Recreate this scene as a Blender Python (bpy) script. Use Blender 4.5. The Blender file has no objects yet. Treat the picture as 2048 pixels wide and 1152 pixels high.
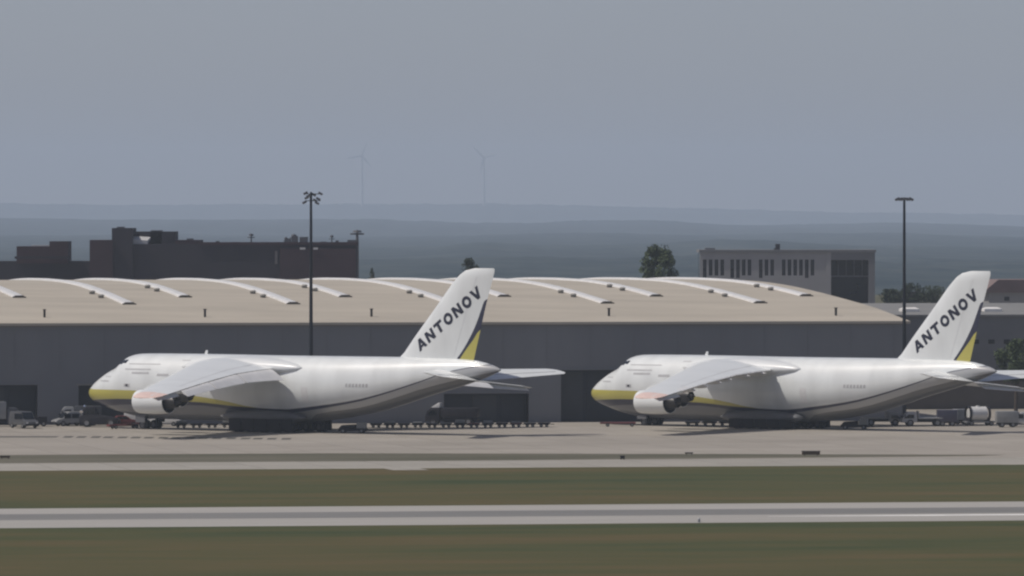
import bpy, bmesh, math, random
from math import sin, cos, tan, radians, pi, sqrt, atan2
from mathutils import Vector, Matrix, noise

random.seed(7)
scene = bpy.context.scene
COL = scene.collection
V = Vector

# ------------------------------------------------------------------ camera
F = 15500.0          # focal length in pixels of the 2048-wide photograph
H = 27.0             # camera height above the apron
YH = 443.0           # image row of the true horizon
cam_d = bpy.data.cameras.new("camera")
cam = bpy.data.objects.new("camera", cam_d)
COL.objects.link(cam)
cam_d.sensor_width = 36.0
cam_d.lens = F / 2048.0 * 36.0
cam_d.clip_start = 1.0
cam_d.clip_end = 40000.0
cam.location = (0, 0, H)
cam.rotation_euler = (radians(90) - math.atan((576 - YH) / F), 0, 0)
scene.camera = cam

# ------------------------------------------------------------------ sky and sun
SUN_EL, SUN_AZ = radians(56), radians(-97)      # azimuth from +Y towards +X
world = bpy.data.worlds.new("World")
scene.world = world
world.use_nodes = True
wn, wl = world.node_tree.nodes, world.node_tree.links
wn.clear()
sky = wn.new("ShaderNodeTexSky")
sky.sky_type = 'NISHITA'
sky.sun_disc = False
sky.sun_elevation = SUN_EL
sky.sun_rotation = SUN_AZ
sky.altitude = 100
sky.air_density = 0.5
sky.dust_density = 1.2
sky.ozone_density = 0.0
bg = wn.new("ShaderNodeBackground")
bg.inputs['Strength'].default_value = 0.092
wo = wn.new("ShaderNodeOutputWorld")
wb = wn.new('ShaderNodeMix'); wb.data_type = 'RGBA'; wb.blend_type = 'MULTIPLY'     # white balance of the whole sky
wb.inputs[0].default_value = 1.0; wb.inputs[7].default_value = (1.085, 0.965, 0.935, 1)
wl.new(sky.outputs[0], wb.inputs[6]); wl.new(wb.outputs[2], bg.inputs['Color'])
wl.new(bg.outputs[0], wo.inputs['Surface'])

sun_d = bpy.data.lights.new("sun", 'SUN')
sun_d.energy = 3.2
sun_d.angle = radians(0.6)
sun_d.color = (1.0, 0.94, 0.855)
sun = bpy.data.objects.new("sun", sun_d)
COL.objects.link(sun)
sdir = V((cos(SUN_EL) * sin(SUN_AZ), cos(SUN_EL) * cos(SUN_AZ), sin(SUN_EL)))
sun.rotation_euler = (-sdir).to_track_quat('-Z', 'Y').to_euler()
sun.location = (0, 800, 300)

vs = scene.view_settings
vs.view_transform = 'Standard'
vs.look = 'None'
vs.exposure = 0.0
vs.gamma = 1.0
vs.use_curve_mapping = False
scene.render.engine = 'CYCLES'
scene.cycles.use_denoising = True
scene.cycles.max_bounces = 8
scene.cycles.volume_bounces = 1
scene.cycles.filter_width = 2.3

# ------------------------------------------------------------------ helpers
def at(px, py, Y):
    """world point seen at a pixel, at depth Y"""
    return V(((px - 1024) * Y / F, Y, H - (py - YH) * Y / F))

def ground_y(py):
    return F * H / (py - YH)

ANG = radians(11)
U = V((cos(ANG), sin(ANG), 0))       # along the hangar, to the right
N = V((-sin(ANG), cos(ANG), 0))      # away from the camera
C0 = V(((0 - 1024) * 1028 / F, 1028, 0))

def grid(t, s, z=0.0):
    p = C0 + U * t + N * s
    return V((p.x, p.y, z))

def tpx(px, s):
    k = (px - 1024) / F
    return (k * (C0.y + N.y * s) - C0.x - N.x * s) / (U.x - k * U.y)

def tag(o, label=None, cat=None, group=None, kind=None):
    if label: o['label'] = label
    if cat: o['category'] = cat
    if group: o['group'] = group
    if kind: o['kind'] = kind
    return o

def empty(name, loc=(0, 0, 0), rz=0.0):
    o = bpy.data.objects.new(name, None)
    o.empty_display_size = 0.5
    COL.objects.link(o)
    o.location = loc
    o.rotation_euler = (0, 0, rz)
    return o

def link_mesh(name, me, mats=None, parent=None, loc=None, rz=None):
    o = bpy.data.objects.new(name, me)
    COL.objects.link(o)
    if mats is not None and len(me.materials) == 0:
        for m in (mats if isinstance(mats, (list, tuple)) else [mats]):
            me.materials.append(m)
    if parent: o.parent = parent
    if loc is not None: o.location = loc
    if rz is not None: o.rotation_euler = (0, 0, rz)
    return o

def mesh(name, verts, faces, mats=None, parent=None, smooth=False, fm=None, loc=None, rz=None, fix=True):
    me = bpy.data.meshes.new(name)
    me.from_pydata([tuple(v) for v in verts], [], faces)
    if fix:
        bm = bmesh.new(); bm.from_mesh(me)
        bmesh.ops.recalc_face_normals(bm, faces=bm.faces)
        bm.to_mesh(me); bm.free()
    if fm:
        for p, i in zip(me.polygons, fm): p.material_index = i
    if smooth:
        me.polygons.foreach_set('use_smooth', [True] * len(me.polygons))
    me.update()
    return link_mesh(name, me, mats, parent, loc, rz)

class MB:
    """collects solid shapes for one mesh object"""
    def __init__(self): self.v, self.f, self.m = [], [], []
    def add(self, verts, faces, mi=0):
        b = len(self.v)
        self.v += [V(v) for v in verts]
        self.f += [tuple(i + b for i in f) for f in faces]
        self.m += [mi] * len(faces)
        return self
    def box(self, x0, x1, y0, y1, z0, z1, mi=0, M=None):
        vs_ = [V((x, y, z)) for z in (z0, z1) for y in (y0, y1) for x in (x0, x1)]
        if M is not None: vs_ = [M @ v for v in vs_]
        return self.add(vs_, [(0, 2, 3, 1), (4, 5, 7, 6), (0, 1, 5, 4), (2, 6, 7, 3), (0, 4, 6, 2), (1, 3, 7, 5)], mi)
    def gbox(self, t0, t1, s0, s1, z0, z1, mi=0):
        """box in the airport grid"""
        vs_ = [grid(t, s, z) for z in (z0, z1) for s in (s0, s1) for t in (t0, t1)]
        return self.add(vs_, [(0, 2, 3, 1), (4, 5, 7, 6), (0, 1, 5, 4), (2, 6, 7, 3), (0, 4, 6, 2), (1, 3, 7, 5)], mi)
    def tube(self, a, b, r0, r1=None, n=10, mi=0, caps=True):
        a, b = V(a), V(b); r1 = r0 if r1 is None else r1
        d = (b - a).normalized()
        x = d.orthogonal().normalized(); y = d.cross(x)
        vs_ = []
        for c, r in ((a, r0), (b, r1)):
            for i in range(n):
                w = 2 * pi * i / n
                vs_.append(c + (x * cos(w) + y * sin(w)) * r)
        fs = [(i, (i + 1) % n, n + (i + 1) % n, n + i) for i in range(n)]
        if caps: fs += [tuple(range(n))[::-1], tuple(range(n, 2 * n))]
        return self.add(vs_, fs, mi)
    def prism(self, prof, y0, y1, mi=0, inset=0.0):
        """side profile (x, z) extruded across y; inset narrows the upper points"""
        zs = [p[1] for p in prof]; zl, zh = min(zs), max(zs)
        n = len(prof); vs_ = []
        for y, sg in ((y0, 1), (y1, -1)):
            for x, z in prof:
                vs_.append((x, y + sg * inset * ((z - zl) / (zh - zl + 1e-6)) ** 2, z))
        fs = [tuple(range(n)), tuple(range(n, 2 * n))[::-1]]
        fs += [(i, (i + 1) % n, n + (i + 1) % n, n + i) for i in range(n)]
        return self.add(vs_, fs, mi)
    def loft(self, rings, mi=0, cap0=True, cap1=True, closed=True):
        n = len(rings[0]); b = []
        for r in rings: b += list(r)
        fs = []
        for k in range(len(rings) - 1):
            for i in range(n if closed else n - 1):
                j = (i + 1) % n
                fs.append((k * n + i, k * n + j, (k + 1) * n + j, (k + 1) * n + i))
        if cap0: fs.append(tuple(range(n))[::-1])
        if cap1: fs.append(tuple(range((len(rings) - 1) * n, len(rings) * n)))
        return self.add(b, fs, mi)
    def lathe(self, prof, c=(0, 0, 0), n=28, mi=0, axis='x'):
        """profile (t, r) turned about an axis through c"""
        rings = []
        for t, r in prof:
            ring = []
            for i in range(n):
                w = 2 * pi * i / n
                if axis == 'x': ring.append(V((c[0] + t, c[1] + r * cos(w), c[2] + r * sin(w))))
                else: ring.append(V((c[0] + r * cos(w), c[1] + t, c[2] + r * sin(w))))
            rings.append(ring)
        return self.loft(rings, mi, False, False)
    def build(self, name, mats, parent=None, smooth=False, loc=None, rz=None, fix=True):
        return mesh(name, self.v, self.f, mats, parent, smooth, self.m, loc, rz, fix)

def autosmooth(o, ang=35):
    me = o.data
    me.polygons.foreach_set('use_smooth', [True] * len(me.polygons))
    bm = bmesh.new(); bm.from_mesh(me)
    for e in bm.edges:
        if len(e.link_faces) == 2 and e.calc_face_angle(0) > radians(ang): e.smooth = False
    bm.to_mesh(me); bm.free()
    return o

def bevel(o, w=0.03, seg=2):
    bm = bmesh.new(); bm.from_mesh(o.data)
    es = [e for e in bm.edges if len(e.link_faces) == 2 and e.calc_face_angle(0) > radians(30)]
    bmesh.ops.bevel(bm, geom=es, offset=w, segments=seg, affect='EDGES', profile=0.6, clamp_overlap=True)
    bm.to_mesh(o.data); bm.free()
    return autosmooth(o)

def lerp_tab(tab, x):
    if x <= tab[0][0]: return tab[0][1]
    for (a, p), (b, q) in zip(tab, tab[1:]):
        if x <= b: return p + (q - p) * (x - a) / (b - a)
    return tab[-1][1]

def smooth_tab(tab, x):
    """monotone-ish Catmull interpolation of a table"""
    n = len(tab)
    if x <= tab[0][0]: return tab[0][1]
    if x >= tab[-1][0]: return tab[-1][1]
    for i in range(n - 1):
        if x <= tab[i + 1][0]:
            x0, p0 = tab[i]; x1, p1 = tab[i + 1]
            d = (p1 - p0) / (x1 - x0)
            def tang(k):
                if k == 0 or k == n - 1: return d
                a = (tab[k][1] - tab[k - 1][1]) / (tab[k][0] - tab[k - 1][0])
                b = (tab[k + 1][1] - tab[k][1]) / (tab[k + 1][0] - tab[k][0])
                return 0 if a * b <= 0 else 2 * a * b / (a + b)
            m0, m1 = tang(i), tang(i + 1)
            h = x1 - x0; t = (x - x0) / h
            return ((2*t**3 - 3*t*t + 1) * p0 + (t**3 - 2*t*t + t) * h * m0 + (-2*t**3 + 3*t*t) * p1 + (t**3 - t*t) * h * m1)

# ------------------------------------------------------------------ materials
MATS = {}
def mat(name, col, rough=0.6, metal=0.0, var=0.12, scale=1.5, stretch=(1, 1, 1), bump=0.0, spec=0.5, coat=0.0, dirt=None):
    """principled paint with faint patches of wear"""
    if name in MATS: return MATS[name]
    m = bpy.data.materials.new(name); m.use_nodes = True
    nt = m.node_tree; nd, lk = nt.nodes, nt.links
    b = nd['Principled BSDF']
    b.inputs['Roughness'].default_value = rough
    b.inputs['Metallic'].default_value = metal
    b.inputs['Specular IOR Level'].default_value = spec
    b.inputs['Coat Weight'].default_value = coat
    tc = nd.new('ShaderNodeTexCoord'); mp = nd.new('ShaderNodeMapping')
    mp.inputs['Scale'].default_value = stretch
    nz = nd.new('ShaderNodeTexNoise'); nz.inputs['Scale'].default_value = scale
    nz.inputs['Detail'].default_value = 6; nz.inputs['Roughness'].default_value = 0.6
    lk.new(tc.outputs['Object'], mp.inputs['Vector']); lk.new(mp.outputs[0], nz.inputs['Vector'])
    rp = nd.new('ShaderNodeValToRGB')
    lo = dirt if dirt else tuple(c * (1 - var) for c in col)
    hi = tuple(min(1, c * (1 + var * 0.6)) for c in col)
    rp.color_ramp.elements[0].position = 0.3; rp.color_ramp.elements[0].color = (*lo, 1)
    rp.color_ramp.elements[1].position = 0.7; rp.color_ramp.elements[1].color = (*hi, 1)
    lk.new(nz.outputs['Fac'], rp.inputs[0]); lk.new(rp.outputs[0], b.inputs['Base Color'])
    if bump:
        bp = nd.new('ShaderNodeBump'); bp.inputs['Strength'].default_value = bump
        lk.new(nz.outputs['Fac'], bp.inputs['Height']); lk.new(bp.outputs[0], b.inputs['Normal'])
    MATS[name] = m
    return m

def ground_mat(name, cols, scales, stretch=(1, 1, 1), rough=0.9, seams=None):
    """two noises mixed over a palette, coordinates in the airport grid"""
    m = bpy.data.materials.new(name); m.use_nodes = True
    nd, lk = m.node_tree.nodes, m.node_tree.links
    b = nd['Principled BSDF']; b.inputs['Roughness'].default_value = rough
    b.inputs['Specular IOR Level'].default_value = 0.25
    tc = nd.new('ShaderNodeTexCoord'); mp = nd.new('ShaderNodeMapping')
    mp.vector_type = 'POINT'
    mp.inputs['Rotation'].default_value = (0, 0, -ANG)
    mp2 = nd.new('ShaderNodeMapping'); mp2.inputs['Scale'].default_value = stretch
    lk.new(tc.outputs['Object'], mp.inputs['Vector']); lk.new(mp.outputs[0], mp2.inputs['Vector'])
    fac = None
    for i, sc in enumerate(scales):
        nz = nd.new('ShaderNodeTexNoise'); nz.inputs['Scale'].default_value = sc
        nz.inputs['Detail'].default_value = 7; nz.inputs['Roughness'].default_value = 0.62
        lk.new(mp2.outputs[0], nz.inputs['Vector'])
        if fac is None: fac = nz.outputs['Fac']
        else:
            mx = nd.new('ShaderNodeMix'); mx.inputs[0].default_value = 0.4
            lk.new(fac, mx.inputs[2]); lk.new(nz.outputs['Fac'], mx.inputs[3]); fac = mx.outputs[0]
    rp = nd.new('ShaderNodeValToRGB'); cr = rp.color_ramp
    while len(cr.elements) < len(cols): cr.elements.new(0.5)
    for i, c in enumerate(cols):
        cr.elements[i].position = 0.37 + 0.26 * i / (len(cols) - 1)
        cr.elements[i].color = (*c, 1)
    lk.new(fac, rp.inputs[0])
    out = rp.outputs[0]
    if seams:
        br = nd.new('ShaderNodeTexBrick')
        br.offset = 0; br.inputs['Scale'].default_value = 1.0
        br.inputs['Brick Width'].default_value = seams; br.inputs['Row Height'].default_value = seams
        br.inputs['Mortar Size'].default_value = 0.06
        br.inputs['Color1'].default_value = (1, 1, 1, 1); br.inputs['Color2'].default_value = (0.90, 0.90, 0.89, 1)
        br.inputs['Mortar'].default_value = (0.55, 0.54, 0.52, 1)
        lk.new(mp.outputs[0], br.inputs['Vector'])
        mx = nd.new('ShaderNodeMix'); mx.data_type = 'RGBA'; mx.blend_type = 'MULTIPLY'
        mx.inputs[0].default_value = 1.0
        lk.new(out, mx.inputs[6]); lk.new(br.outputs['Color'], mx.inputs[7]); out = mx.outputs[2]
    lk.new(out, b.inputs['Base Color'])
    return m

M_GRASS = ground_mat('grass_field', [(0.032, 0.047, 0.011), (0.056, 0.060, 0.016), (0.078, 0.066, 0.020), (0.100, 0.072, 0.027)], [0.010, 0.045], (0.8, 2.6, 1))
M_DRY = ground_mat('dry_verge', [(0.080, 0.078, 0.050), (0.115, 0.108, 0.078), (0.145, 0.132, 0.098)], [0.02, 0.12], (0.5, 2.5, 1))
M_CONC = ground_mat('apron_concrete', [(0.27, 0.248, 0.217), (0.315, 0.29, 0.256), (0.345, 0.318, 0.282)], [0.02, 0.15], (0.6, 1.5, 1), seams=7.5)
M_TAXI = ground_mat('taxiway_concrete', [(0.30, 0.285, 0.255), (0.345, 0.328, 0.295)], [0.02, 0.2], (0.4, 1.5, 1), seams=7.5)
M_RUN = ground_mat('runway_concrete', [(0.30, 0.29, 0.272), (0.36, 0.348, 0.328)], [0.02, 0.2], (0.3, 1.5, 1))
M_ASPH = ground_mat('runway_rubber', [(0.145, 0.146, 0.144), (0.20, 0.199, 0.193)], [0.015, 0.1], (0.25, 1.2, 1))
M_PAINT = mat('marking_white', (0.78, 0.78, 0.76), 0.7, var=0.2, scale=0.4)
M_DASH = mat('dash_dark', (0.075, 0.072, 0.062), 0.85, var=0.25, scale=0.6)

# ------------------------------------------------------------------ ground
def sheet(name, pts, z, m, kind='structure'):
    o = mesh(name, [(p[0], p[1], z) for p in pts], [tuple(range(len(pts)))], m, fix=False)
    if o.data.polygons[0].normal.z < 0: o.data.flip_normals()
    o['kind'] = kind
    return o

def strip(name, s0, s1, z, m, t0=-900, t1=900):
    return sheet(name, [grid(t0, s0), grid(t1, s0), grid(t1, s1), grid(t0, s1)], z, m)

sheet('ground', [(-6000, -300), (6000, -300), (6000, 26500), (-6000, 26500)], 0.0, M_GRASS)
strip('runway', -344, -298, 0.004, M_RUN)
strip('runway_wheel_track', -326, -312, 0.008, M_ASPH)
line_t0 = tpx(1540, -331)
sheet('runway_edge_line', [grid(line_t0, -330.4), grid(line_t0 + 14, -331.6), grid(600, -331.6), grid(600, -329.0), grid(line_t0 + 14, -329.4), grid(line_t0, -330.0)], 0.012, M_PAINT)
strip('taxiway', -188, -163, 0.004, M_TAXI)
strip('apron', -163, 420, 0.006, M_CONC)
te = tpx(1955, -140)
sheet('grass_strip', [grid(-900, -163), grid(te - 60, -162), grid(te - 4, -157), grid(te, -153), grid(te - 30, -144), grid(te - 75, -132), grid(-900, -126)], 0.012, M_DRY)
# small concrete pad at the taxiway edge
pt = tpx(803, -188)
sheet('drain_pad', [grid(pt - 2, -194), grid(pt + 2, -194), grid(pt + 2, -187.5), grid(pt - 2, -187.5)], 0.010, M_TAXI)
# dark dashed line on the apron
dy = ground_y(874)
x0 = (0 - 1024) * dy / F
mb = MB()
sheet('apron_dark_line', [(x0 - 30, dy - 2.5), (x0 + 7.2, dy - 2.5), (x0 + 7.2, dy + 3), (x0 - 30, dy + 3)], 0.010, M_DASH)
for k in range(17):
    a = x0 + 8.0 + k * 1.72 + random.uniform(-.12, .12)
    yy = dy - 0.55 * k
    o = sheet('apron_dash', [(a, yy - 3.4), (a + 1.15, yy - 3.5), (a + 1.15, yy + 3.6), (a, yy + 3.5)], 0.010, M_DASH)

# ------------------------------------------------------------------ distant hills
def hill_mat(name, c1, c2, c3):
    m = bpy.data.materials.new(name); m.use_nodes = True
    nd, lk = m.node_tree.nodes, m.node_tree.links
    b = nd['Principled BSDF']; b.inputs['Roughness'].default_value = 1.0
    b.inputs['Specular IOR Level'].default_value = 0.0
    tc = nd.new('ShaderNodeTexCoord')
    mp = nd.new('ShaderNodeMapping'); mp.inputs['Scale'].default_value = (1, 0.35, 3)
    nz = nd.new('ShaderNodeTexNoise'); nz.inputs['Scale'].default_value = 0.02; nz.inputs['Detail'].default_value = 8
    lk.new(tc.outputs['Object'], mp.inputs[0]); lk.new(mp.outputs[0], nz.inputs['Vector'])
    rp = nd.new('ShaderNodeValToRGB'); rp.color_ramp.elements.new(0.5)
    for e, p, c in zip(rp.color_ramp.elements, (0.35, 0.5, 0.66), (c1, c2, c3)): e.position = p; e.color = (*c, 1)
    lk.new(nz.outputs['Fac'], rp.inputs[0]); lk.new(rp.outputs[0], b.inputs['Base Color'])
    return m

def hill(Y, tops, depth, m, rough, seed):
    """a wooded ridge whose crest passes through the given (pixel, row) points"""
    nx, ny = 800, 9
    half = min(5900, 0.2 * Y + 200)
    verts, faces = [], []
    for j in range(ny):
        v = j / (ny - 1)
        for i in range(nx + 1):
            x = -half + 2 * half * i / nx
            px = 1024 + F * x / Y
            zt = H - (smooth_tab(tops, px) - YH) * Y / F
            zt += noise.fractal(V((x * 0.012 + seed, seed, 0)), 1.0, 2.0, 5) * rough * 0.8
            zt += noise.noise(V((x * 0.11, v * 4, seed))) * rough * 0.5
            prof = sin(pi * min(1.0, 0.5 * (v / 0.55) if v < 0.55 else 0.5 + 0.5 * (v - .55) / .45)) ** 0.8
            yv = Y + (v - 0.55) * depth + noise.noise(V((x * 0.01, v * 3, seed + 5))) * depth * 0.06
            zz = -0.6 + (zt + 0.6) * prof + noise.noise(V((x * 0.05, v * 9, seed + 9))) * rough * 0.5 * prof
            verts.append((x, yv, zz))
    w = nx + 1
    for j in range(ny - 1):
        for i in range(nx):
            faces.append((j * w + i, j * w + i + 1, (j + 1) * w + i + 1, (j + 1) * w + i))
    o = mesh('hill', verts, faces, m, smooth=True, fix=False)
    o['kind'] = 'structure'
    return o

HM1 = hill_mat('far_woodland_hazed', (0.026, 0.044, 0.058), (0.038, 0.058, 0.070), (0.056, 0.074, 0.084))  # woodland colour with the blue of distance haze painted in
HM2 = hill_mat('near_woodland_hazed', (0.032, 0.050, 0.064), (0.045, 0.064, 0.076), (0.062, 0.080, 0.088))  # haze blue mixed into the base colour of the nearer ridges too
hill(24000, [(-200, 404), (0, 406), (300, 410), (600, 408), (1000, 408), (1300, 414), (1600, 422), (1800, 426), (2048, 430), (2300, 432)], 5000, HM1, 4.0, 1.3)
hill(15500, [(-200, 440), (0, 436), (300, 440), (700, 438), (1000, 446), (1250, 440), (1500, 450), (1800, 446), (2048, 454), (2300, 455)], 8000, HM1, 3.0, 4.1)
hill(10500, [(-200, 472), (300, 470), (700, 474), (900, 472), (1200, 466), (1450, 470), (1700, 466), (2048, 474), (2300, 475)], 6000, HM1, 2.0, 8.2)
hill(6800, [(-200, 499), (300, 498), (720, 497), (850, 493), (960, 486), (1100, 493), (1280, 490), (1480, 481), (1700, 491), (1850, 494), (2048, 497), (2300, 497)], 4000, HM2, 1.6, 12.7)
hill(4300, [(-200, 526), (300, 526), (720, 524), (900, 518), (1100, 516), (1250, 521), (1500, 512), (1780, 522), (1850, 524), (2048, 525), (2300, 526)], 2800, HM2, 1.6, 17.1)

# wind turbines almost lost in the haze
M_TURB = mat('turbine_white', (0.46, 0.47, 0.48), 0.6)
def turbine(px, hub_py, ang, label):
    Y = 23000.0
    zh = H - (hub_py - YH) * Y / F
    e = empty('wind_turbine', ((px - 1024) * Y / F, Y, 0)); tag(e, label, 'wind turbine', 'wind turbines lost in the haze')
    mb = MB(); mb.tube((0, 0, 0), (0, 0, zh), 5.0, 2.6, 12); mb.build('tower', M_TURB, e)
    mb = MB(); mb.box(-4, 4, -9, 6, zh - 3, zh + 4); mb.build('nacelle', M_TURB, e)
    for k in range(3):
        a = radians(ang + 120 * k); d = V((sin(a), 0, cos(a))); w = V((cos(a), 0, -sin(a)))
        c = V((0, -10, zh)); mb = MB()
        mb.loft([[c + d * t - w * q, c + d * t + w * q + V((0, -.6, 0)), c + d * t + w * q * .9 + V((0, .6, 0))] for t, q in ((2, 1.4), (12, 2.6), (30, 1.8), (46, .5))])
        mb.build('blade', M_TURB, e)
turbine(724, 312, 20, 'faint left wind turbine in the haze above the horizon')
turbine(968, 316, 75, 'faint right wind turbine in the haze above the horizon')

# ------------------------------------------------------------------ hangar
M_WALL = mat('dark_cladding', (0.178, 0.183, 0.196), 0.75, var=0.10, scale=0.25, stretch=(0.5, 0.5, 0.15))
M_EAVE = mat('eave_brown', (0.15, 0.135, 0.12), 0.7, var=0.15, scale=0.3)
M_ROOF = mat('beige_roof', (0.408, 0.370, 0.308), 0.8, var=0.14, scale=0.12, stretch=(0.35, 1, 1), bump=0.0)
M_LIGHT = mat('rooflight_white', (0.80, 0.785, 0.75), 0.3, var=0.12, scale=0.5)
M_CAP = mat('rooflight_end', (0.11, 0.10, 0.085), 0.7)
M_DOORD = mat('door_dark', (0.026, 0.031, 0.042), 0.6, var=0.2, scale=0.3)
M_DOORG = mat('door_grey', (0.045, 0.050, 0.058), 0.6, var=0.2, scale=0.3)
M_POST = mat('roof_post', (0.03, 0.03, 0.032), 0.6)
M_VENT = mat('vent_grey', (0.22, 0.21, 0.19), 0.6)

EAVE, SPAN = 13.5, 230.0
VAULT = [(0, 13.5), (20, 15.1), (40, 16.25), (58, 17.15), (76, 17.85), (95, 18.22), (115, 18.32)]
T_END = tpx(1812, 0.0)
T_BEG = -70.0
def roof_z(s):
    return smooth_tab(VAULT, min(s, SPAN - s))

hangar = empty('hangar', grid(0, 0))
tag(hangar, 'long dark grey hangar with beige vaulted roof and white rooflights behind both aircraft', 'hangar')
def hchild(mb, name, mats, parent=None, smooth=False):
    o = mb.build(name, mats, parent or hangar, smooth)
    o.matrix_parent_inverse = (Matrix.Translation(hangar.location)).inverted() if parent is None else Matrix.Identity(4)
    return o

openings = [(-45, 75, 5.3), (157, 330, 5.2), (888, 1058, 3.9), (1122, 1330, 7.0), (1560, 1640, 5.0)]   # px range, top
mb = MB()
cur = T_BEG
for a, b, top in openings:
    ta, tb = tpx(a, 0), tpx(b, 0)
    mb.gbox(cur, ta, 0, 0.6, 0, EAVE - 0.45)
    mb.gbox(ta, tb, 0, 0.6, top, EAVE - 0.45)
    cur = tb
mb.gbox(cur, T_END, 0, 0.6, 0, EAVE - 0.45)
hchild(mb, 'wall', M_WALL)
mb = MB(); mb.gbox(T_END - 0.6, T_END, 0.6, SPAN, 0, EAVE); hchild(mb, 'wall', M_WALL)
mb = MB(); mb.gbox(T_BEG, T_END, SPAN - .6, SPAN, 0, EAVE - 0.1); hchild(mb, 'wall', M_WALL)
# standing seams on the wall
k = 0
t = T_BEG + 6
while t < T_END - 1:
    mb = MB(); mb.gbox(t - 0.06, t + 0.06, -0.05, 0.0, 7.2, EAVE - 0.45); hchild(mb, 'wall_seam', M_WALL)
    t += 6.0
mb = MB(); mb.gbox(T_BEG, T_END + 0.2, -0.35, 0.7, EAVE - 0.45, EAVE - 0.03); hchild(mb, 'eave', M_EAVE)
for i, (a, b, top) in enumerate(openings):
    ta, tb = tpx(a, 0), tpx(b, 0)
    mb = MB(); mb.gbox(ta, tb, 1.6, 1.8, 0, top + 0.4)
    d = hchild(mb, 'door', M_DOORD)
    n = max(2, round((tb - ta) / 4))
    for j in range(n):
        mb = MB(); c = ta + (tb - ta) * (j + 0.5) / n
        mb.gbox(c - 0.42 * (tb - ta) / n, c + 0.42 * (tb - ta) / n, 1.52, 1.6, 0.3, top - 0.3)
        p = mb.build('door_panel', M_DOORD if (j + i) % 3 else M_DOORG, d)
        p.matrix_parent_inverse = Matrix.Identity(4)
        p.location = (0, 0, 0)
    mb = MB(); mb.gbox(ta - 0.25, tb + 0.25, -0.12, -0.0, top, top + 0.22); hchild(mb, 'lintel', M_VENT if i == 1 else M_WALL)
# roof
mb = MB()
ns = 48
rings = []
for t in (T_BEG, T_END + 0.5):
    ring = []
    for k in range(ns + 1):
        s = -0.5 + (SPAN + 1.0) * k / ns
        ring.append(grid(t, s, roof_z(max(0.0, min(SPAN, s)))))
    for k in range(ns, -1, -1):
        s = -0.5 + (SPAN + 1.0) * k / ns
        ring.append(grid(t, s, roof_z(max(0.0, min(SPAN, s))) - 0.35))
    rings.append(ring)
nt_ = 26
full = []
for q in range(nt_ + 1):
    w = q / nt_
    full.append([a.lerp(b, w) for a, b in zip(rings[0], rings[1])])
mb.loft(full)
roof = hchild(mb, 'roof', M_ROOF)
autosmooth(roof, 20)
def rchild(mb, name, mats, smooth=False):
    o = mb.build(name, mats, roof, smooth)
    o.matrix_parent_inverse = Matrix.Identity(4)
    return o
def rooflight(px, s0):
    t = tpx(px, s0)
    mb = MB(); rr = []
    n = 40
    wd, hh = 0.85, 0.34
    for k in range(n + 1):
        s = s0 + (SPAN - 2 * s0) * k / n
        base = roof_z(s) - 0.05
        ring = [grid(t - wd, s, base)]
        for i in range(7):
            a = pi - pi * i / 6
            ring.append(grid(t + wd * 0.93 * cos(a), s, base + 0.22 + (hh - 0.22) * sin(a)))
        ring.append(grid(t + wd, s, base))
        rr.append(ring)
    mb.loft(rr, 0)
    mb.m[-2] = 1; mb.m[-1] = 1
    for s in (s0 - 0.55, SPAN - s0):      # hooded louvre at either end
        base = roof_z(s + .25) - 0.05
        mb.gbox(t - wd - 0.08, t + wd + 0.08, s, s + 0.55, base - .05, base + hh * 0.62, 1)
        mb.gbox(t - wd * .7, t + wd * .7, s, s + 0.55, base + hh * .62, base + hh + 0.04, 1)
    o = rchild(mb, 'rooflight', [M_LIGHT, M_CAP]); autosmooth(o, 40)
    for sv in (s0 + 14, s0 + 23):
        mb = MB(); c = grid(t - 1.9, sv, roof_z(sv))
        mb.tube(c, c + V((0, 0, .3)), .4, .4, 12); mb.tube(c + V((0, 0, .3)), c + V((0, 0, .5)), .55, .3, 12)
        rchild(mb, 'roof_vent', M_VENT)
for i, px in enumerate([-300, -80, 38, 258, 370, 586, 690, 905, 1008, 1214, 1312, 1520, 1612]):
    rooflight(px, 29.0 if i % 2 else 44.0)
for px in (-240, 89, 410, 743, 1218, 1672):
    t = tpx(px, 8); z = roof_z(8)
    mb = MB(); mb.gbox(t - .14, t + .14, 7.9, 8.2, z - .1, z + 1.0); mb.gbox(t - .22, t + .22, 7.85, 8.25, z + 1.0, z + 1.1)
    rchild(mb, 'roof_post', M_POST)

# ------------------------------------------------------------------ lower terminal shed right of the hangar
M_SHED = mat('shed_wall', (0.165, 0.17, 0.18), 0.8, var=0.12, scale=0.2)
M_SHEDR = mat('shed_roof', (0.20, 0.20, 0.195), 0.7, var=0.1, scale=0.2)
M_GLASS = mat('dark_glass', (0.012, 0.015, 0.020), 0.12, var=0.2, scale=0.4)
M_BROWN = mat('brown_lower_wall', (0.115, 0.10, 0.088), 0.85, var=0.12, scale=0.3)

def building(name, loc, rz, label, cat='building', group=None):
    e = empty(name, loc, rz); tag(e, label, cat, group); return e

def face_rz(): return ANG

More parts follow.
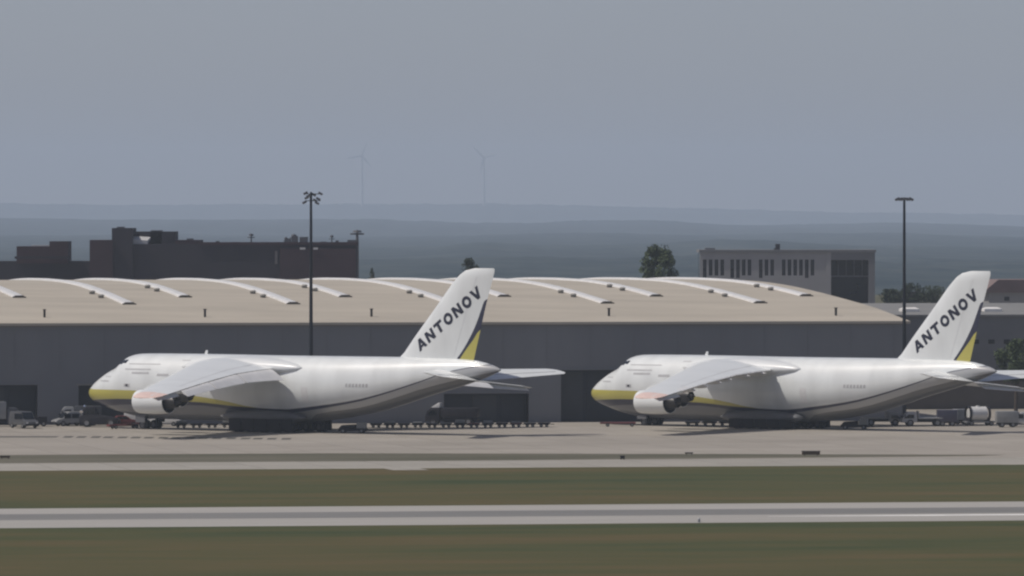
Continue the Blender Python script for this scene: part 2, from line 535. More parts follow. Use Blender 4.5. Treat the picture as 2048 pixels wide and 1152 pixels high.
SHED_S = 60
st0 = tpx(1808, SHED_S)
b1 = building('cargo_shed', grid(st0, SHED_S), ANG, 'low grey cargo shed right of the vaulted hangar, behind the right tail')
mb = MB(); mb.box(-6, 70, 0, 50, 0, 13.6); mb.build('wall', M_SHED, b1)
mb = MB(); mb.box(-6, 70, -0.5, 0.001, 4.2, 4.5); mb.build('canopy', M_SHEDR, b1)
mb = MB(); mb.box(-6, 70, -0.30, -0.003, 0, 4.2); mb.build('lower_wall', M_BROWN, b1)
mb = MB(); mb.add([(-6, -.4, 13.6), (70, -.4, 13.6), (70, 25, 15.0), (-6, 25, 15.0), (70, 50, 13.6), (-6, 50, 13.6), (-6, -.4, 13.3), (70, -.4, 13.3), (70, 50, 13.3), (-6, 50, 13.3)],
       [(0, 1, 2, 3), (3, 2, 4, 5), (6, 7, 1, 0), (9, 5, 4, 8), (6, 0, 3, 5, 9), (7, 8, 4, 2, 1), (6, 9, 8, 7)])
rf = mb.build('roof', M_SHEDR, b1)
for x in (1.2, 13.5):
    mb = MB(); mb.box(x, x + 2.6, 6, 8, 13.9, 14.35); mb.add([(x, 6, 14.35), (x + 2.6, 6, 14.35), (x + 2.2, 7.0, 14.6), (x + .4, 7.0, 14.6), (x, 8, 14.35), (x + 2.6, 8, 14.35)], [(0, 1, 2, 3), (3, 2, 5, 4), (0, 3, 4), (1, 5, 2)])
    mb.build('roof_dome', M_LIGHT, rf)
for k in range(16):
    mb = MB(); mb.box(1 + k * 2.3, 1.9 + k * 2.3, -0.06, -0.004, 9.4, 10.0); mb.build('window', M_GLASS, b1)

b2 = building('warehouse', at(2030, 605, 1330) * V((1, 1, 0)) if False else V((at(1995, 605, 1330).x, 1330, 0)), ANG, 'distant pale warehouse with reddish roof at the right edge')
M_WARE = mat('warehouse_wall', (0.26, 0.255, 0.25), 0.8, var=0.1, scale=0.2)
M_REDR = mat('warehouse_roof', (0.17, 0.125, 0.12), 0.8, var=0.15, scale=0.3)
mb = MB(); mb.box(-1.5, 40, 0, 20, 0, 15); mb.build('wall', M_WARE, b2)
mb = MB(); mb.prism([(-2.5, 14.8), (41, 14.8), (41, 15.0), (39, 17.0), (0, 17.0), (-2.5, 15.0)], -0.5, 20.5); mb.build('roof', M_REDR, b2)
for x in (1.2, 6, 8.2, 12):
    mb = MB(); mb.box(x, x + (3.2 if x == 6 else 0.9), -0.08, -0.004, 13.4, 14.1); mb.build('window', M_GLASS, b2)

# ------------------------------------------------------------------ dark brick building, upper left
YB = 1350.0
KB = YB / F
def bx(px): return (px - 1024) * KB
def bz(py): return H - (py - YH) * KB
M_BRICK = mat('dark_brick', (0.044, 0.022, 0.030), 0.9, var=0.22, scale=0.25)
M_BRICK2 = mat('dark_panel', (0.026, 0.022, 0.032), 0.85, var=0.18, scale=0.2)
M_GREYM = mat('plant_grey', (0.10, 0.10, 0.11), 0.7)
M_METAL = mat('pale_metal', (0.55, 0.55, 0.55), 0.35, var=0.1)
bb = building('brick_office', (bx(450), YB, 0), 0.0, 'wide dark brick building with stepped towers and antennas beyond the hangar roof')
cx = bx(450)
def part(name, px0, px1, top, bot, y0, y1, m, parent, ox=None):
    ox = cx if ox is None else ox
    mb = MB(); mb.box(bx(px0) - ox, bx(px1) - ox, y0, y1, bot, top)
    return mb.build(name, m, parent)
w_main = part('wall', 186, 714, bz(488), 0, 0, 16, M_BRICK2, bb)
part('stair_tower', 180, 226, bz(480), 0, -1.2, 14, M_BRICK, bb)
tw = part('tower', 224, 266, bz(456), 0, -0.6, 12, M_BRICK2, bb)
part('tower', 264.5, 350, bz(463), bz(488) - .5, 3, 13, M_BRICK2, bb)
part('upper_storey', 349, 400, bz(480), bz(488) - .5, 2, 14, M_BRICK, bb)
part('parapet', 399, 716, bz(487) + .25, bz(487) - .25, -0.25, 0.3, M_BRICK, bb)
part('wall', 560, 712, bz(497), 0, -0.8, -0.01, M_BRICK, bb)
part('downpipe', 550, 555, bz(502), bz(528), -0.35, -0.02, mat('pale_strip', (0.14, 0.13, 0.135), 0.8), bb)
for a, b in ((600, 611), (627, 636)):
    part('light_panel', a, b, bz(495), bz(499), -0.95, -0.81, M_METAL, bb)
mb = MB(); x0_, x1_ = bx(278) - cx, bx(306) - cx       # tilted sunlit metal roof between the towers
mb.add([(x0_ - 2, 1.0, bz(478)), (x1_ - 1, 1.0, bz(481)), (x1_, 5.5, bz(466)), (x0_, 5.5, bz(466)), (x0_ - 2, 5.5, bz(488)), (x1_ - 1, 5.5, bz(488)), (x0_ - 2, 1.0, bz(488)), (x1_ - 1, 1.0, bz(488))],
       [(0, 1, 2, 3), (6, 7, 1, 0), (7, 5, 2, 1), (4, 6, 0, 3), (5, 4, 3, 2), (6, 4, 5, 7)])
mb.build('metal_roof', M_METAL, bb)
for px, top, w in ((500, 467, .16), (662, 470, .12), (713, 460, .3), (570, 474, .12), (586, 468, .18)):
    x = bx(px) - cx
    mb = MB(); mb.tube((x, 6, bz(488)), (x, 6, bz(top)), w, w * .6, 8)
    mb.tube((x, 6, bz(top + 5)), (x, 6, bz(top + 1)), w * 2.6, w * 2.2, 8)
    mb.tube((x - w * 4, 6, bz(top + 8)), (x + w * 4, 6, bz(top + 8)), w * .5, w * .5, 6)
    mb.build('antenna', M_GREYM, bb)
for a, b, top in ((568, 580, 477), (582, 594, 472), (598, 614, 474), (694, 712, 480), (462, 476, 484), (408, 424, 484.5), (430, 436, 482), (520, 531, 485), (640, 652, 483.5), (670, 676, 481), (232, 246, 453.5), (300, 322, 460.5), (372, 384, 477)):
    part('plant_box', a, b, bz(top), bz(489), 3, 7, M_GREYM, bb)
b3 = building('annex_block', (bx(70), YB + 6, 0), 0.0, 'small dark brick block left of the stepped tower building, at left edge')
cx3 = bx(70)
part('wall', -60, 196, bz(523), 0, 6, 16, M_BRICK2, b3, cx3)
part('upper_block', 25, 94, bz(493), bz(523) - .4, 5, 15, M_BRICK, b3, cx3)
part('stair_tower', 92, 129, bz(483), bz(523) - .4, 4, 15.5, M_BRICK, b3, cx3)
part('roof_light', 54, 90, bz(490.5), bz(494), 6, 12, M_METAL, b3, cx3)
part('band', 22, 132, bz(513), bz(518), 3.8, 4.0, M_BRICK2, b3, cx3)

# ------------------------------------------------------------------ white office block, upper right
YW = 1312.0
M_PALE = mat('pale_render', (0.30, 0.30, 0.305), 0.85, var=0.08, scale=0.2)
M_PALE2 = mat('grey_render', (0.17, 0.175, 0.185), 0.85, var=0.1, scale=0.2)
def wx(px): return (px - 1520) * YW / F
def wz(py): return H - (py - YH) * YW / F
ob = building('office_block', ((1520 - 1024) * YW / F, YW, 0), 0.0, 'pale office block with tall narrow windows beyond the roof end')
def wbox(name, a, b, t, bt, y0, y1, m, parent=ob):
    mb = MB(); mb.box(wx(a), wx(b), y0, y1, bt, t); return mb.build(name, m, parent)
wins = []
for a, n, step, deep in ((1406, 4, 11.7, {0}), (1461, 4, 11.5, {0, 1}), (1518, 3, 11.5, {0}), (1564, 6, 11.5, {4})):
    for k in range(n): wins.append((a + k * step, a + k * step + 7, 519, 556 if k in deep else 551))
# front wall: lintel band, sill band, piers between windows
wbox('wall', 1400, 1652, wz(505), wz(519), 0, .6, M_PALE)
wbox('wall', 1400, 1652, wz(556), 0, 0, .6, M_PALE)
prev = 1400
for a, b, t, bt in wins:
    wbox('pier', prev, a, wz(519), wz(556), 0.002, .598, M_PALE)
    if bt < 556: wbox('sill_panel', a, b, wz(bt), wz(556), 0.01, .59, M_PALE)
    g = wbox('window', a, b, wz(519), wz(556), .42, .5, M_GLASS)
    mb = MB(); xm = (wx(a) + wx(b)) / 2; mb.box(xm - .03, xm + .03, .36, .42, wz(bt), wz(519)); mb.build('frame', M_PALE2, g)
    prev = b
wbox('pier', prev, 1652, wz(519), wz(556), 0.002, .598, M_PALE)
wbox('parapet', 1398, 1752, wz(499.5), wz(505), -0.25, 18, M_PALE2)
wbox('rear_wall', 1400.5, 1750, wz(505), 0, 1.0, 17.5, M_GLASS)
wbox('side_bay', 1652, 1662, wz(505), 0, -0.1, .9, M_PALE)
wbox('side_bay', 1737, 1750, wz(505), 0, -0.1, .9, M_PALE2)
wbox('bay_lintel', 1662, 1737, wz(505), wz(520), -.1, .9, M_PALE2)
for k in range(4):
    wbox('bay_mullion', 1676 + k * 16, 1677.5 + k * 16, wz(520), wz(552), .7, .95, M_GREYM)
wbox('bay_rail', 1662, 1737, wz(551), wz(554), .6, .93, M_GREYM)
mb = MB(); mb.box(wx(1553), wx(1562), 5, 6, wz(500), wz(488)); mb.box(wx(1550), wx(1556), 5.1, 5.9, wz(500), wz(496.5)); mb.build('chimney', M_POST, ob)
wbox('roof_plant', 1412, 1432, wz(496), wz(500), 6, 10, M_PALE2)

# ------------------------------------------------------------------ trees
def leaf_mat(name, a, b):
    m = bpy.data.materials.new(name); m.use_nodes = True
    nd, lk = m.node_tree.nodes, m.node_tree.links
    p = nd['Principled BSDF']; p.inputs['Roughness'].default_value = 0.8; p.inputs['Specular IOR Level'].default_value = 0.2
    tc = nd.new('ShaderNodeTexCoord'); nz = nd.new('ShaderNodeTexNoise'); nz.inputs['Scale'].default_value = 0.9; nz.inputs['Detail'].default_value = 5
    rp = nd.new('ShaderNodeValToRGB'); rp.color_ramp.elements[0].position = .35; rp.color_ramp.elements[1].position = .65
    rp.color_ramp.elements[0].color = (*a, 1); rp.color_ramp.elements[1].color = (*b, 1)
    lk.new(tc.outputs['Object'], nz.inputs['Vector']); lk.new(nz.outputs['Fac'], rp.inputs[0]); lk.new(rp.outputs[0], p.inputs['Base Color'])
    return m
M_LEAF = leaf_mat('leaf_green', (0.035, 0.055, 0.022), (0.075, 0.10, 0.045))
M_LEAFD = leaf_mat('leaf_dark', (0.022, 0.034, 0.020), (0.045, 0.060, 0.034))
M_BARK = mat('bark', (0.06, 0.045, 0.035), 0.9)

def tree(px, Y, width, z_lo, z_hi, label, m, shape='round', n=3800, leaf=0.34, seed=1, name='tree', base=0.0):
    rnd = random.Random(seed)
    e = empty(name, ((px - 1024) * Y / F, Y, base)); tag(e, label, 'tree')
    hh = z_hi - base; lo = z_lo - base
    mb = MB()
    mb.tube((0, 0, 0), (0.1, 0, lo + (hh - lo) * .35), .09 * sqrt(hh), .05 * sqrt(hh), 8)
    for k in range(7):
        a = k * 2.4; zb = lo + (hh - lo) * (.05 + .08 * k)
        mb.tube((0.05, 0, zb), (cos(a) * width * .3, sin(a) * width * .3, zb + (hh - lo) * .28), .09, .03, 6)
    mb.build('trunk', M_BARK, e)
    clumps = []
    for k in range(46):
        v = rnd.random()
        if shape == 'cone': r = width / 2 * (1 - v) ** .8 * .95
        elif shape == 'egg': r = width / 2 * (min(1, .55 + v * 1.5) if v < .3 else (1 - ((v - .3) / .7) ** 2.2) ** .6)
        else: r = width / 2 * sqrt(max(0.02, 1 - (2 * v - 1) ** 2))
        a = rnd.uniform(0, 2 * pi); q = sqrt(rnd.random()) * .85
        clumps.append((V((cos(a) * r * q, sin(a) * r * q, lo + (hh - lo) * (0.06 + .86 * v))), rnd.uniform(.10, .19) * width * (1 if shape != 'cone' else .8)))
    vv, ff = [], []
    for k in range(n):
        c, r = rnd.choice(clumps)
        d = V((rnd.gauss(0, 1), rnd.gauss(0, 1), rnd.gauss(0, .8))).normalized() * r * (rnd.random() ** .4)
        p = c + d
        if p.z > hh: p.z = hh - rnd.random() * .3
        x = V((rnd.gauss(0, 1), rnd.gauss(0, 1), rnd.gauss(0, 1))).normalized()
        y = x.orthogonal().normalized(); s = leaf * rnd.uniform(.6, 1.3)
        b = len(vv)
        vv += [p - x * s * .6, p + y * s * .35, p + x * s * .6, p - y * s * .35]
        ff.append((b, b + 1, b + 2, b + 3))
    mesh('crown', vv, ff, m, e, fix=False)
    return e
def tz(py, Y): return H - (py - YH) * Y / F
tree(1315, 1298, 6.8, tz(575, 1298), tz(489, 1298), 'rounded green tree rising behind the hangar roof beside the office block', M_LEAF, 'egg', 5200, .36, 3)
tree(938, 1300, 4.4, tz(575, 1300), tz(516, 1300), 'small dark tree directly behind the tip of the left tail fin', M_LEAFD, 'egg', 1800, .3, 5)
tree(744, 1300, 1.6, tz(570, 1300), tz(535, 1300), 'tiny dark conifer just right of the brick building', M_LEAFD, 'cone', 500, .22, 6)
for i, (px, top, w, lb) in enumerate(((1822, 566, 5.5, 'dark tree behind the mast, right of the roof end'), (1868, 572, 7.5, 'wide dark tree between the right mast and the right fin'), (1785, 578, 5, 'low dark tree just left of the right mast'))):
    tree(px, 1420, w, tz(610, 1420), tz(top, 1420), lb, M_LEAFD, 'round', 1800, .36, 20 + i)
tree(2032, 1095, 6.5, tz(765, 1095), tz(678, 1095), 'green tree in front of the grey shed at the right edge', M_LEAF, 'round', 3600, .34, 31)

# ------------------------------------------------------------------ cargo aircraft
M_WHITE = mat('aircraft_white', (0.74, 0.765, 0.765), 0.34, var=0.07, scale=0.35, stretch=(0.3, 1, 1), coat=0.15)
M_FAIR = mat('fairing_gloss', (0.75, 0.77, 0.77), 0.3, var=0.05, scale=0.4, coat=0.3)
M_FLAP = mat('flap_white', (0.70, 0.70, 0.70), 0.45, var=0.08, scale=0.5)
M_BELLY = mat('belly_grey', (0.12, 0.123, 0.132), 0.6, var=0.15, scale=0.5)
M_DARK = mat('gear_dark', (0.020, 0.020, 0.025), 0.8, spec=0.2)
M_TYRE = mat('tyre', (0.018, 0.018, 0.02), 0.85)
M_HUB = mat('wheel_hub', (0.12, 0.12, 0.125), 0.5, metal=0.4)
M_EXH = mat('exhaust_metal', (0.055, 0.053, 0.052), 0.45, metal=0.6, var=0.3)
M_EXHD = mat('duct_black', (0.012, 0.012, 0.013), 0.8)
M_NAVY = mat('letter_navy', (0.012, 0.014, 0.035), 0.5, var=0.1)
M_MARK = mat('marking_grey', (0.46, 0.465, 0.475), 0.5, var=0.1)
M_RED = mat('tip_red', (0.74, 0.56, 0.50), 0.45, var=0.1)
M_SEAM = mat('panel_gap', (0.06, 0.06, 0.062), 0.7)

def curve_node(nd, lk, src, tab, xs, ys):
    """look-up table as a colour ramp: src/xs -> value*ys"""
    mr = nd.new('ShaderNodeMath'); mr.operation = 'DIVIDE'; mr.inputs[1].default_value = xs
    lk.new(src, mr.inputs[0])
    rp = nd.new('ShaderNodeValToRGB'); rp.color_ramp.interpolation = 'B_SPLINE' if len(tab) > 30 else 'LINEAR'
    cr = rp.color_ramp
    lo, hi = tab[0][0], tab[-1][0]
    K = 30
    pts = [(lo + (hi - lo) * k / (K - 1)) for k in range(K)]
    while len(cr.elements) < K: cr.elements.new(1.0)
    for k, x in enumerate(pts):
        v = smooth_tab(tab, x) / ys
        cr.elements[k].position = x / xs; cr.elements[k].color = (v, v, v, 1)
    lk.new(mr.outputs[0], rp.inputs[0])
    ml = nd.new('ShaderNodeMath'); ml.operation = 'MULTIPLY'; ml.inputs[1].default_value = ys
    lk.new(rp.outputs[0], ml.inputs[0])
    return ml.outputs[0]

def livery_base(name):
    m = bpy.data.materials.new(name); m.use_nodes = True
    nd, lk = m.node_tree.nodes, m.node_tree.links
    b = nd['Principled BSDF']; b.inputs['Roughness'].default_value = 0.32; b.inputs['Coat Weight'].default_value = 0.45; b.inputs['Coat Roughness'].default_value = 0.12
    tc = nd.new('ShaderNodeTexCoord'); sp = nd.new('ShaderNodeSeparateXYZ')
    lk.new(tc.outputs['Object'], sp.inputs[0])
    mp = nd.new('ShaderNodeMapping'); mp.inputs['Scale'].default_value = (0.9, 1, 0.28)
    nz = nd.new('ShaderNodeTexNoise'); nz.inputs['Scale'].default_value = 0.5; nz.inputs['Detail'].default_value = 7
    lk.new(tc.outputs['Object'], mp.inputs[0]); lk.new(mp.outputs[0], nz.inputs['Vector'])
    rp = nd.new('ShaderNodeValToRGB')
    rp.color_ramp.elements[0].position = .3; rp.color_ramp.elements[0].color = (0.665, 0.69, 0.69, 1)
    rp.color_ramp.elements[1].position = .65; rp.color_ramp.elements[1].color = (0.755, 0.785, 0.785, 1)
    lk.new(nz.outputs['Fac'], rp.inputs[0])
    return m, nd, lk, b, sp, rp.outputs[0]

def gt(nd, lk, a, b_):
    n = nd.new('ShaderNodeMath'); n.operation = 'GREATER_THAN'
    for i, s in enumerate((a, b_)):
        if isinstance(s, (int, float)): n.inputs[i].default_value = s
        else: lk.new(s, n.inputs[i])
    return n.outputs[0]
def mixc(nd, lk, fac, a, b_):
    n = nd.new('ShaderNodeMix'); n.data_type = 'RGBA'
    lk.new(fac, n.inputs[0])
    for i, s in ((6, a), (7, b_)):
        if isinstance(s, tuple): n.inputs[i].default_value = (*s, 1)
        else: lk.new(s, n.inputs[i])
    return n.outputs[2]

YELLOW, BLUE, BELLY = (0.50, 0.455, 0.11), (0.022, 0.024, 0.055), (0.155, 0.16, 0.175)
def fuselage_mat():
    m, nd, lk, b, sp, white = livery_base('fuselage_livery')
    X, Z = sp.outputs['X'], sp.outputs['Z']
    zy = curve_node(nd, lk, X, [(0, 5.15), (2.3, 5.10), (8.4, 5.1), (18, 4.75), (23, 4.3), (27, 3.75), (30, 3.2), (35.3, 2.8), (41, 2.6), (70, 2.4)], 70, 12)
    zb = curve_node(nd, lk, X, [(0, 3.55), (2.3, 3.72), (8.4, 3.95), (21, 3.72), (27.8, 3.25), (35.3, 2.98), (40.3, 3.42), (47, 4.28), (52, 5.36), (57.6, 6.9), (62, 8.2), (70, 9.5)], 70, 12)
    zc = curve_node(nd, lk, X, [(0, 2.4), (2.3, 2.75), (5, 3.0), (8.4, 3.2), (14, 3.3), (21, 3.30), (27.8, 2.78), (35.3, 2.52), (40.3, 3.02), (47, 4.0), (52, 5.16), (57.6, 6.76), (62, 8.1), (70, 9.4)], 70, 12)
    c = mixc(nd, lk, gt(nd, lk, zy, Z), white, YELLOW)
    c = mixc(nd, lk, gt(nd, lk, zb, Z), c, BLUE)
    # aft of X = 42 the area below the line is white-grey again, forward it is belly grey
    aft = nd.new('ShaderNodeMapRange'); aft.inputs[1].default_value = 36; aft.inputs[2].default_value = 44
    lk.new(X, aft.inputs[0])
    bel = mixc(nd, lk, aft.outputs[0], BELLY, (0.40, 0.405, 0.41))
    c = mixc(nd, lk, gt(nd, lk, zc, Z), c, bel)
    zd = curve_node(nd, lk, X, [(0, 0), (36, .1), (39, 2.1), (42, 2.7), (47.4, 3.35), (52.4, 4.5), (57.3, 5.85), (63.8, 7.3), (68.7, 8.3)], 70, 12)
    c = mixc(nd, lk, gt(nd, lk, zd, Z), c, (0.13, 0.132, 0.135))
    lk.new(c, b.inputs['Base Color'])
    return m
def fin_mat():
    m, nd, lk, b, sp, white = livery_base('fin_livery')
    X, Z = sp.outputs['X'], sp.outputs['Z']
    xf = curve_node(nd, lk, Z, [(9, 61.6), (9.7, 61.9), (10.3, 62.4), (11.5, 63.3), (12.9, 64.2), (14.4, 65.0), (15.9, 65.65), (17.2, 66.3), (18, 68.5), (22, 69)], 22, 70)
    xb = curve_node(nd, lk, Z, [(9, 61.9), (9.7, 62.35), (11.0, 63.4), (12.2, 64.45), (13.1, 65.1), (14.0, 66.5), (15, 69), (22, 69.5)], 22, 70)
    c = mixc(nd, lk, gt(nd, lk, X, xf), white, BLUE)
    c = mixc(nd, lk, gt(nd, lk, X, xb), c, YELLOW)
    lk.new(c, b.inputs['Base Color'])
    return m
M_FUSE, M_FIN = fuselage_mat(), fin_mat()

TOP = [(0, 4.95), (0.25, 5.25), (0.8, 5.65), (1.6, 6.2), (3.7, 7.38), (5.8, 8.32), (6.6, 8.98), (7.5, 9.52), (9.0, 9.80), (12, 9.86), (20, 9.88), (36, 9.82), (52, 9.84), (60, 9.78), (64.2, 9.58), (66.5, 9.20), (68.0, 8.78), (68.7, 8.45)]
BOT = [(0, 4.45), (0.25, 3.95), (0.8, 3.55), (1.6, 3.22), (2.9, 2.82), (5.9, 2.05), (10, 1.45), (16, 1.30), (25, 1.28), (38, 1.35), (41, 1.62), (47.4, 2.50), (52.4, 3.62), (57.3, 4.96), (63.8, 6.60), (66.5, 7.40), (68.7, 8.25)]
WID = [(0, 0.25), (0.25, 0.72), (0.8, 1.2), (1.6, 1.72), (3.7, 2.55), (5.8, 3.05), (8, 3.35), (12, 3.58), (20, 3.64), (42, 3.64), (50, 3.15), (57, 2.40), (63, 1.60), (66.5, .95), (68.0, .45), (68.7, 0.12)]
NEXP = [(0, 2.0), (6, 2.15), (14, 2.35), (42, 2.35), (60, 2.1), (68.7, 2.0)]
def fus(X):
    zt, zb = smooth_tab(TOP, X), smooth_tab(BOT, X)
    return zt, zb, smooth_tab(WID, X), lerp_tab(NEXP, X)
def low_exp(X, n):
    return lerp_tab([(0, n), (6, 2.0), (14, 1.86), (68, 1.86)], X)
def fus_w(X, z):
    zt, zb, w, n = fus(X)
    zc, h = (zt + zb) / 2, (zt - zb) / 2
    if z < zc: n = low_exp(X, n)
    q = min(0.9999, abs((z - zc) / h))
    return w * (1 - q ** n) ** (1 / n)

AIR = [(1.0, 0.0), (0.9, 0.022), (0.75, 0.048), (0.55, 0.074), (0.38, 0.085), (0.22, 0.080), (0.10, 0.060), (0.035, 0.036), (0.008, 0.016), (0.0, 0.0)]
def airfoil(c, x0, t, zc, twist=0.0, vertical=False, y=0.0):
    """closed section: half-thickness scaled so that max thickness = t*c"""
    k = t / 0.17
    up = [(x * c, h * c * k * 1.12) for x, h in AIR]
    lo = [(x * c, -h * c * k * .88) for x, h in AIR[1:-1]][::-1]
    out = []
    for x, h in up + lo:
        xx, zz = x - 0.4 * c, h
        xr = xx * cos(twist) + zz * sin(twist); zr = -xx * sin(twist) + zz * cos(twist)
        out.append((x0 + 0.4 * c + xr, zc + zr))
    return [V((x, y, z)) for x, z in out]

WING = [  # y, leading edge x, chord, z, thickness, twist
    (0.0, 19.0, 15.6, 8.52, .115, radians(1.5)), (3.4, 21.0, 13.4, 8.46, .125, radians(1.5)), (8.0, 23.6, 11.6, 8.15, .12, radians(1.0)),
    (13.0, 26.45, 9.75, 7.76, .115, radians(.4)), (19.0, 29.9, 8.35, 7.20, .11, radians(0)), (25.0, 33.2, 7.0, 6.60, .105, radians(0)),
    (31.0, 36.5, 5.75, 5.96, .10, radians(0)), (36.4, 39.5, 4.5, 5.34, .095, radians(0)), (37.4, 40.3, 3.7, 5.22, .08, radians(0)), (37.9, 41.4, 2.3, 5.16, .05, radians(0))]
def wing_at(y):
    return [lerp_tab([(r[0], r[i]) for r in WING], y) for i in range(1, 6)]

FIN_LE = [(9.4, 51.9), (9.83, 52.4), (10.4, 53.1), (12.45, 54.85), (16.0, 58.1), (19.2, 60.95), (20.3, 62.15), (20.85, 63.1), (21.13, 64.6)]
FIN_TE = [(9.4, 64.35), (10.84, 64.76), (13.05, 65.4), (16.5, 66.37), (19.66, 67.42), (20.6, 67.72), (21.0, 67.75), (21.13, 67.6)]
def fin_half(X, z):
    a, b = lerp_tab(FIN_LE, z), lerp_tab(FIN_TE, z)
    u = min(1, max(0, (X - a) / (b - a)))
    for (x1, h1), (x0, h0) in zip(AIR, AIR[1:]):
        if x0 <= u <= x1: h = h0 + (h1 - h0) * (u - x0) / (x1 - x0); break
    return h / .17 * .10 * (b - a)

# block capitals on a 1 x 1 cell, as lists of quads
def stroke(x0, y0, x1, y1, w):
    d = V((x1 - x0, y1 - y0, 0)).normalized(); n = V((-d.y, d.x, 0)) * w / 2
    return [(x0 + n.x, y0 + n.y), (x0 - n.x, y0 - n.y), (x1 - n.x, y1 - n.y), (x1 + n.x, y1 + n.y)]
W_ = .25
def letter_O():
    q = []
    n = 20
    for i in range(n):
        a, b = 2 * pi * i / n, 2 * pi * (i + 1) / n
        q.append([(.5 + .52 * cos(a), .5 + .52 * sin(a)), (.5 + .52 * cos(b), .5 + .52 * sin(b)), (.5 + .24 * cos(b), .5 + .24 * sin(b)), (.5 + .24 * cos(a), .5 + .24 * sin(a))])
    return q
GLYPH = {
    'A': [[(-.05, 0), (.26, 0), (.66, 1), (.34, 1)], [(.74, 0), (1.05, 0), (.66, 1), (.34, 1)], [(.2, .18), (.8, .18), (.72, .38), (.28, .38)]],
    'N': [[(-.02, 0), (.28, 0), (.28, 1), (-.02, 1)], [(.72, 0), (1.02, 0), (1.02, 1), (.72, 1)], [(-.02, 1), (.30, 1), (1.02, 0), (.70, 0)]],
    'T': [[(-.02, .74), (1.02, .74), (1.02, 1), (-.02, 1)], [(.34, 0), (.66, 0), (.66, .74), (.34, .74)]],
    'O': letter_O(),
    'V': [[(-.05, 1), (.26, 1), (.66, 0), (.34, 0)], [(.74, 1), (1.05, 1), (.66, 0), (.34, 0)]],
}

def patch(X0, X1, z0, z1, side, off=0.02, nx=5, nz=4, skew=0.0, thick=None):
    """piece of skin lying on the fuselage side"""
    vv, ff = [], []
    for j in range(nz + 1):
        for i in range(nx + 1):
            z = z0 + (z1 - z0) * j / nz
            X = X0 + (X1 - X0) * i / nx + skew * (z - z0)
            vv.append((X, side * (fus_w(X, z) + off), z))
    for j in range(nz):
        for i in range(nx):
            a = j * (nx + 1) + i
            ff.append((a, a + 1, a + nx + 2, a + nx + 1))
    return vv, ff

def wheel(name, c, r, w, parent):
    mb = MB()
    mb.lathe([(-w/2, r * .55), (-w/2, r * .86), (-w * .36, r * .98), (0, r), (w * .36, r * .98), (w/2, r * .86), (w/2, r * .55)], (0, 0, 0), 18, 0, 'y')
    mb.lathe([(-w * .42, 0.01), (-w * .46, r * .3), (-w/2, r * .56)], (0, 0, 0), 18, 1, 'y')
    mb.lathe([(w/2, r * .56), (w * .46, r * .3), (w * .42, 0.01)], (0, 0, 0), 18, 1, 'y')
    return mb

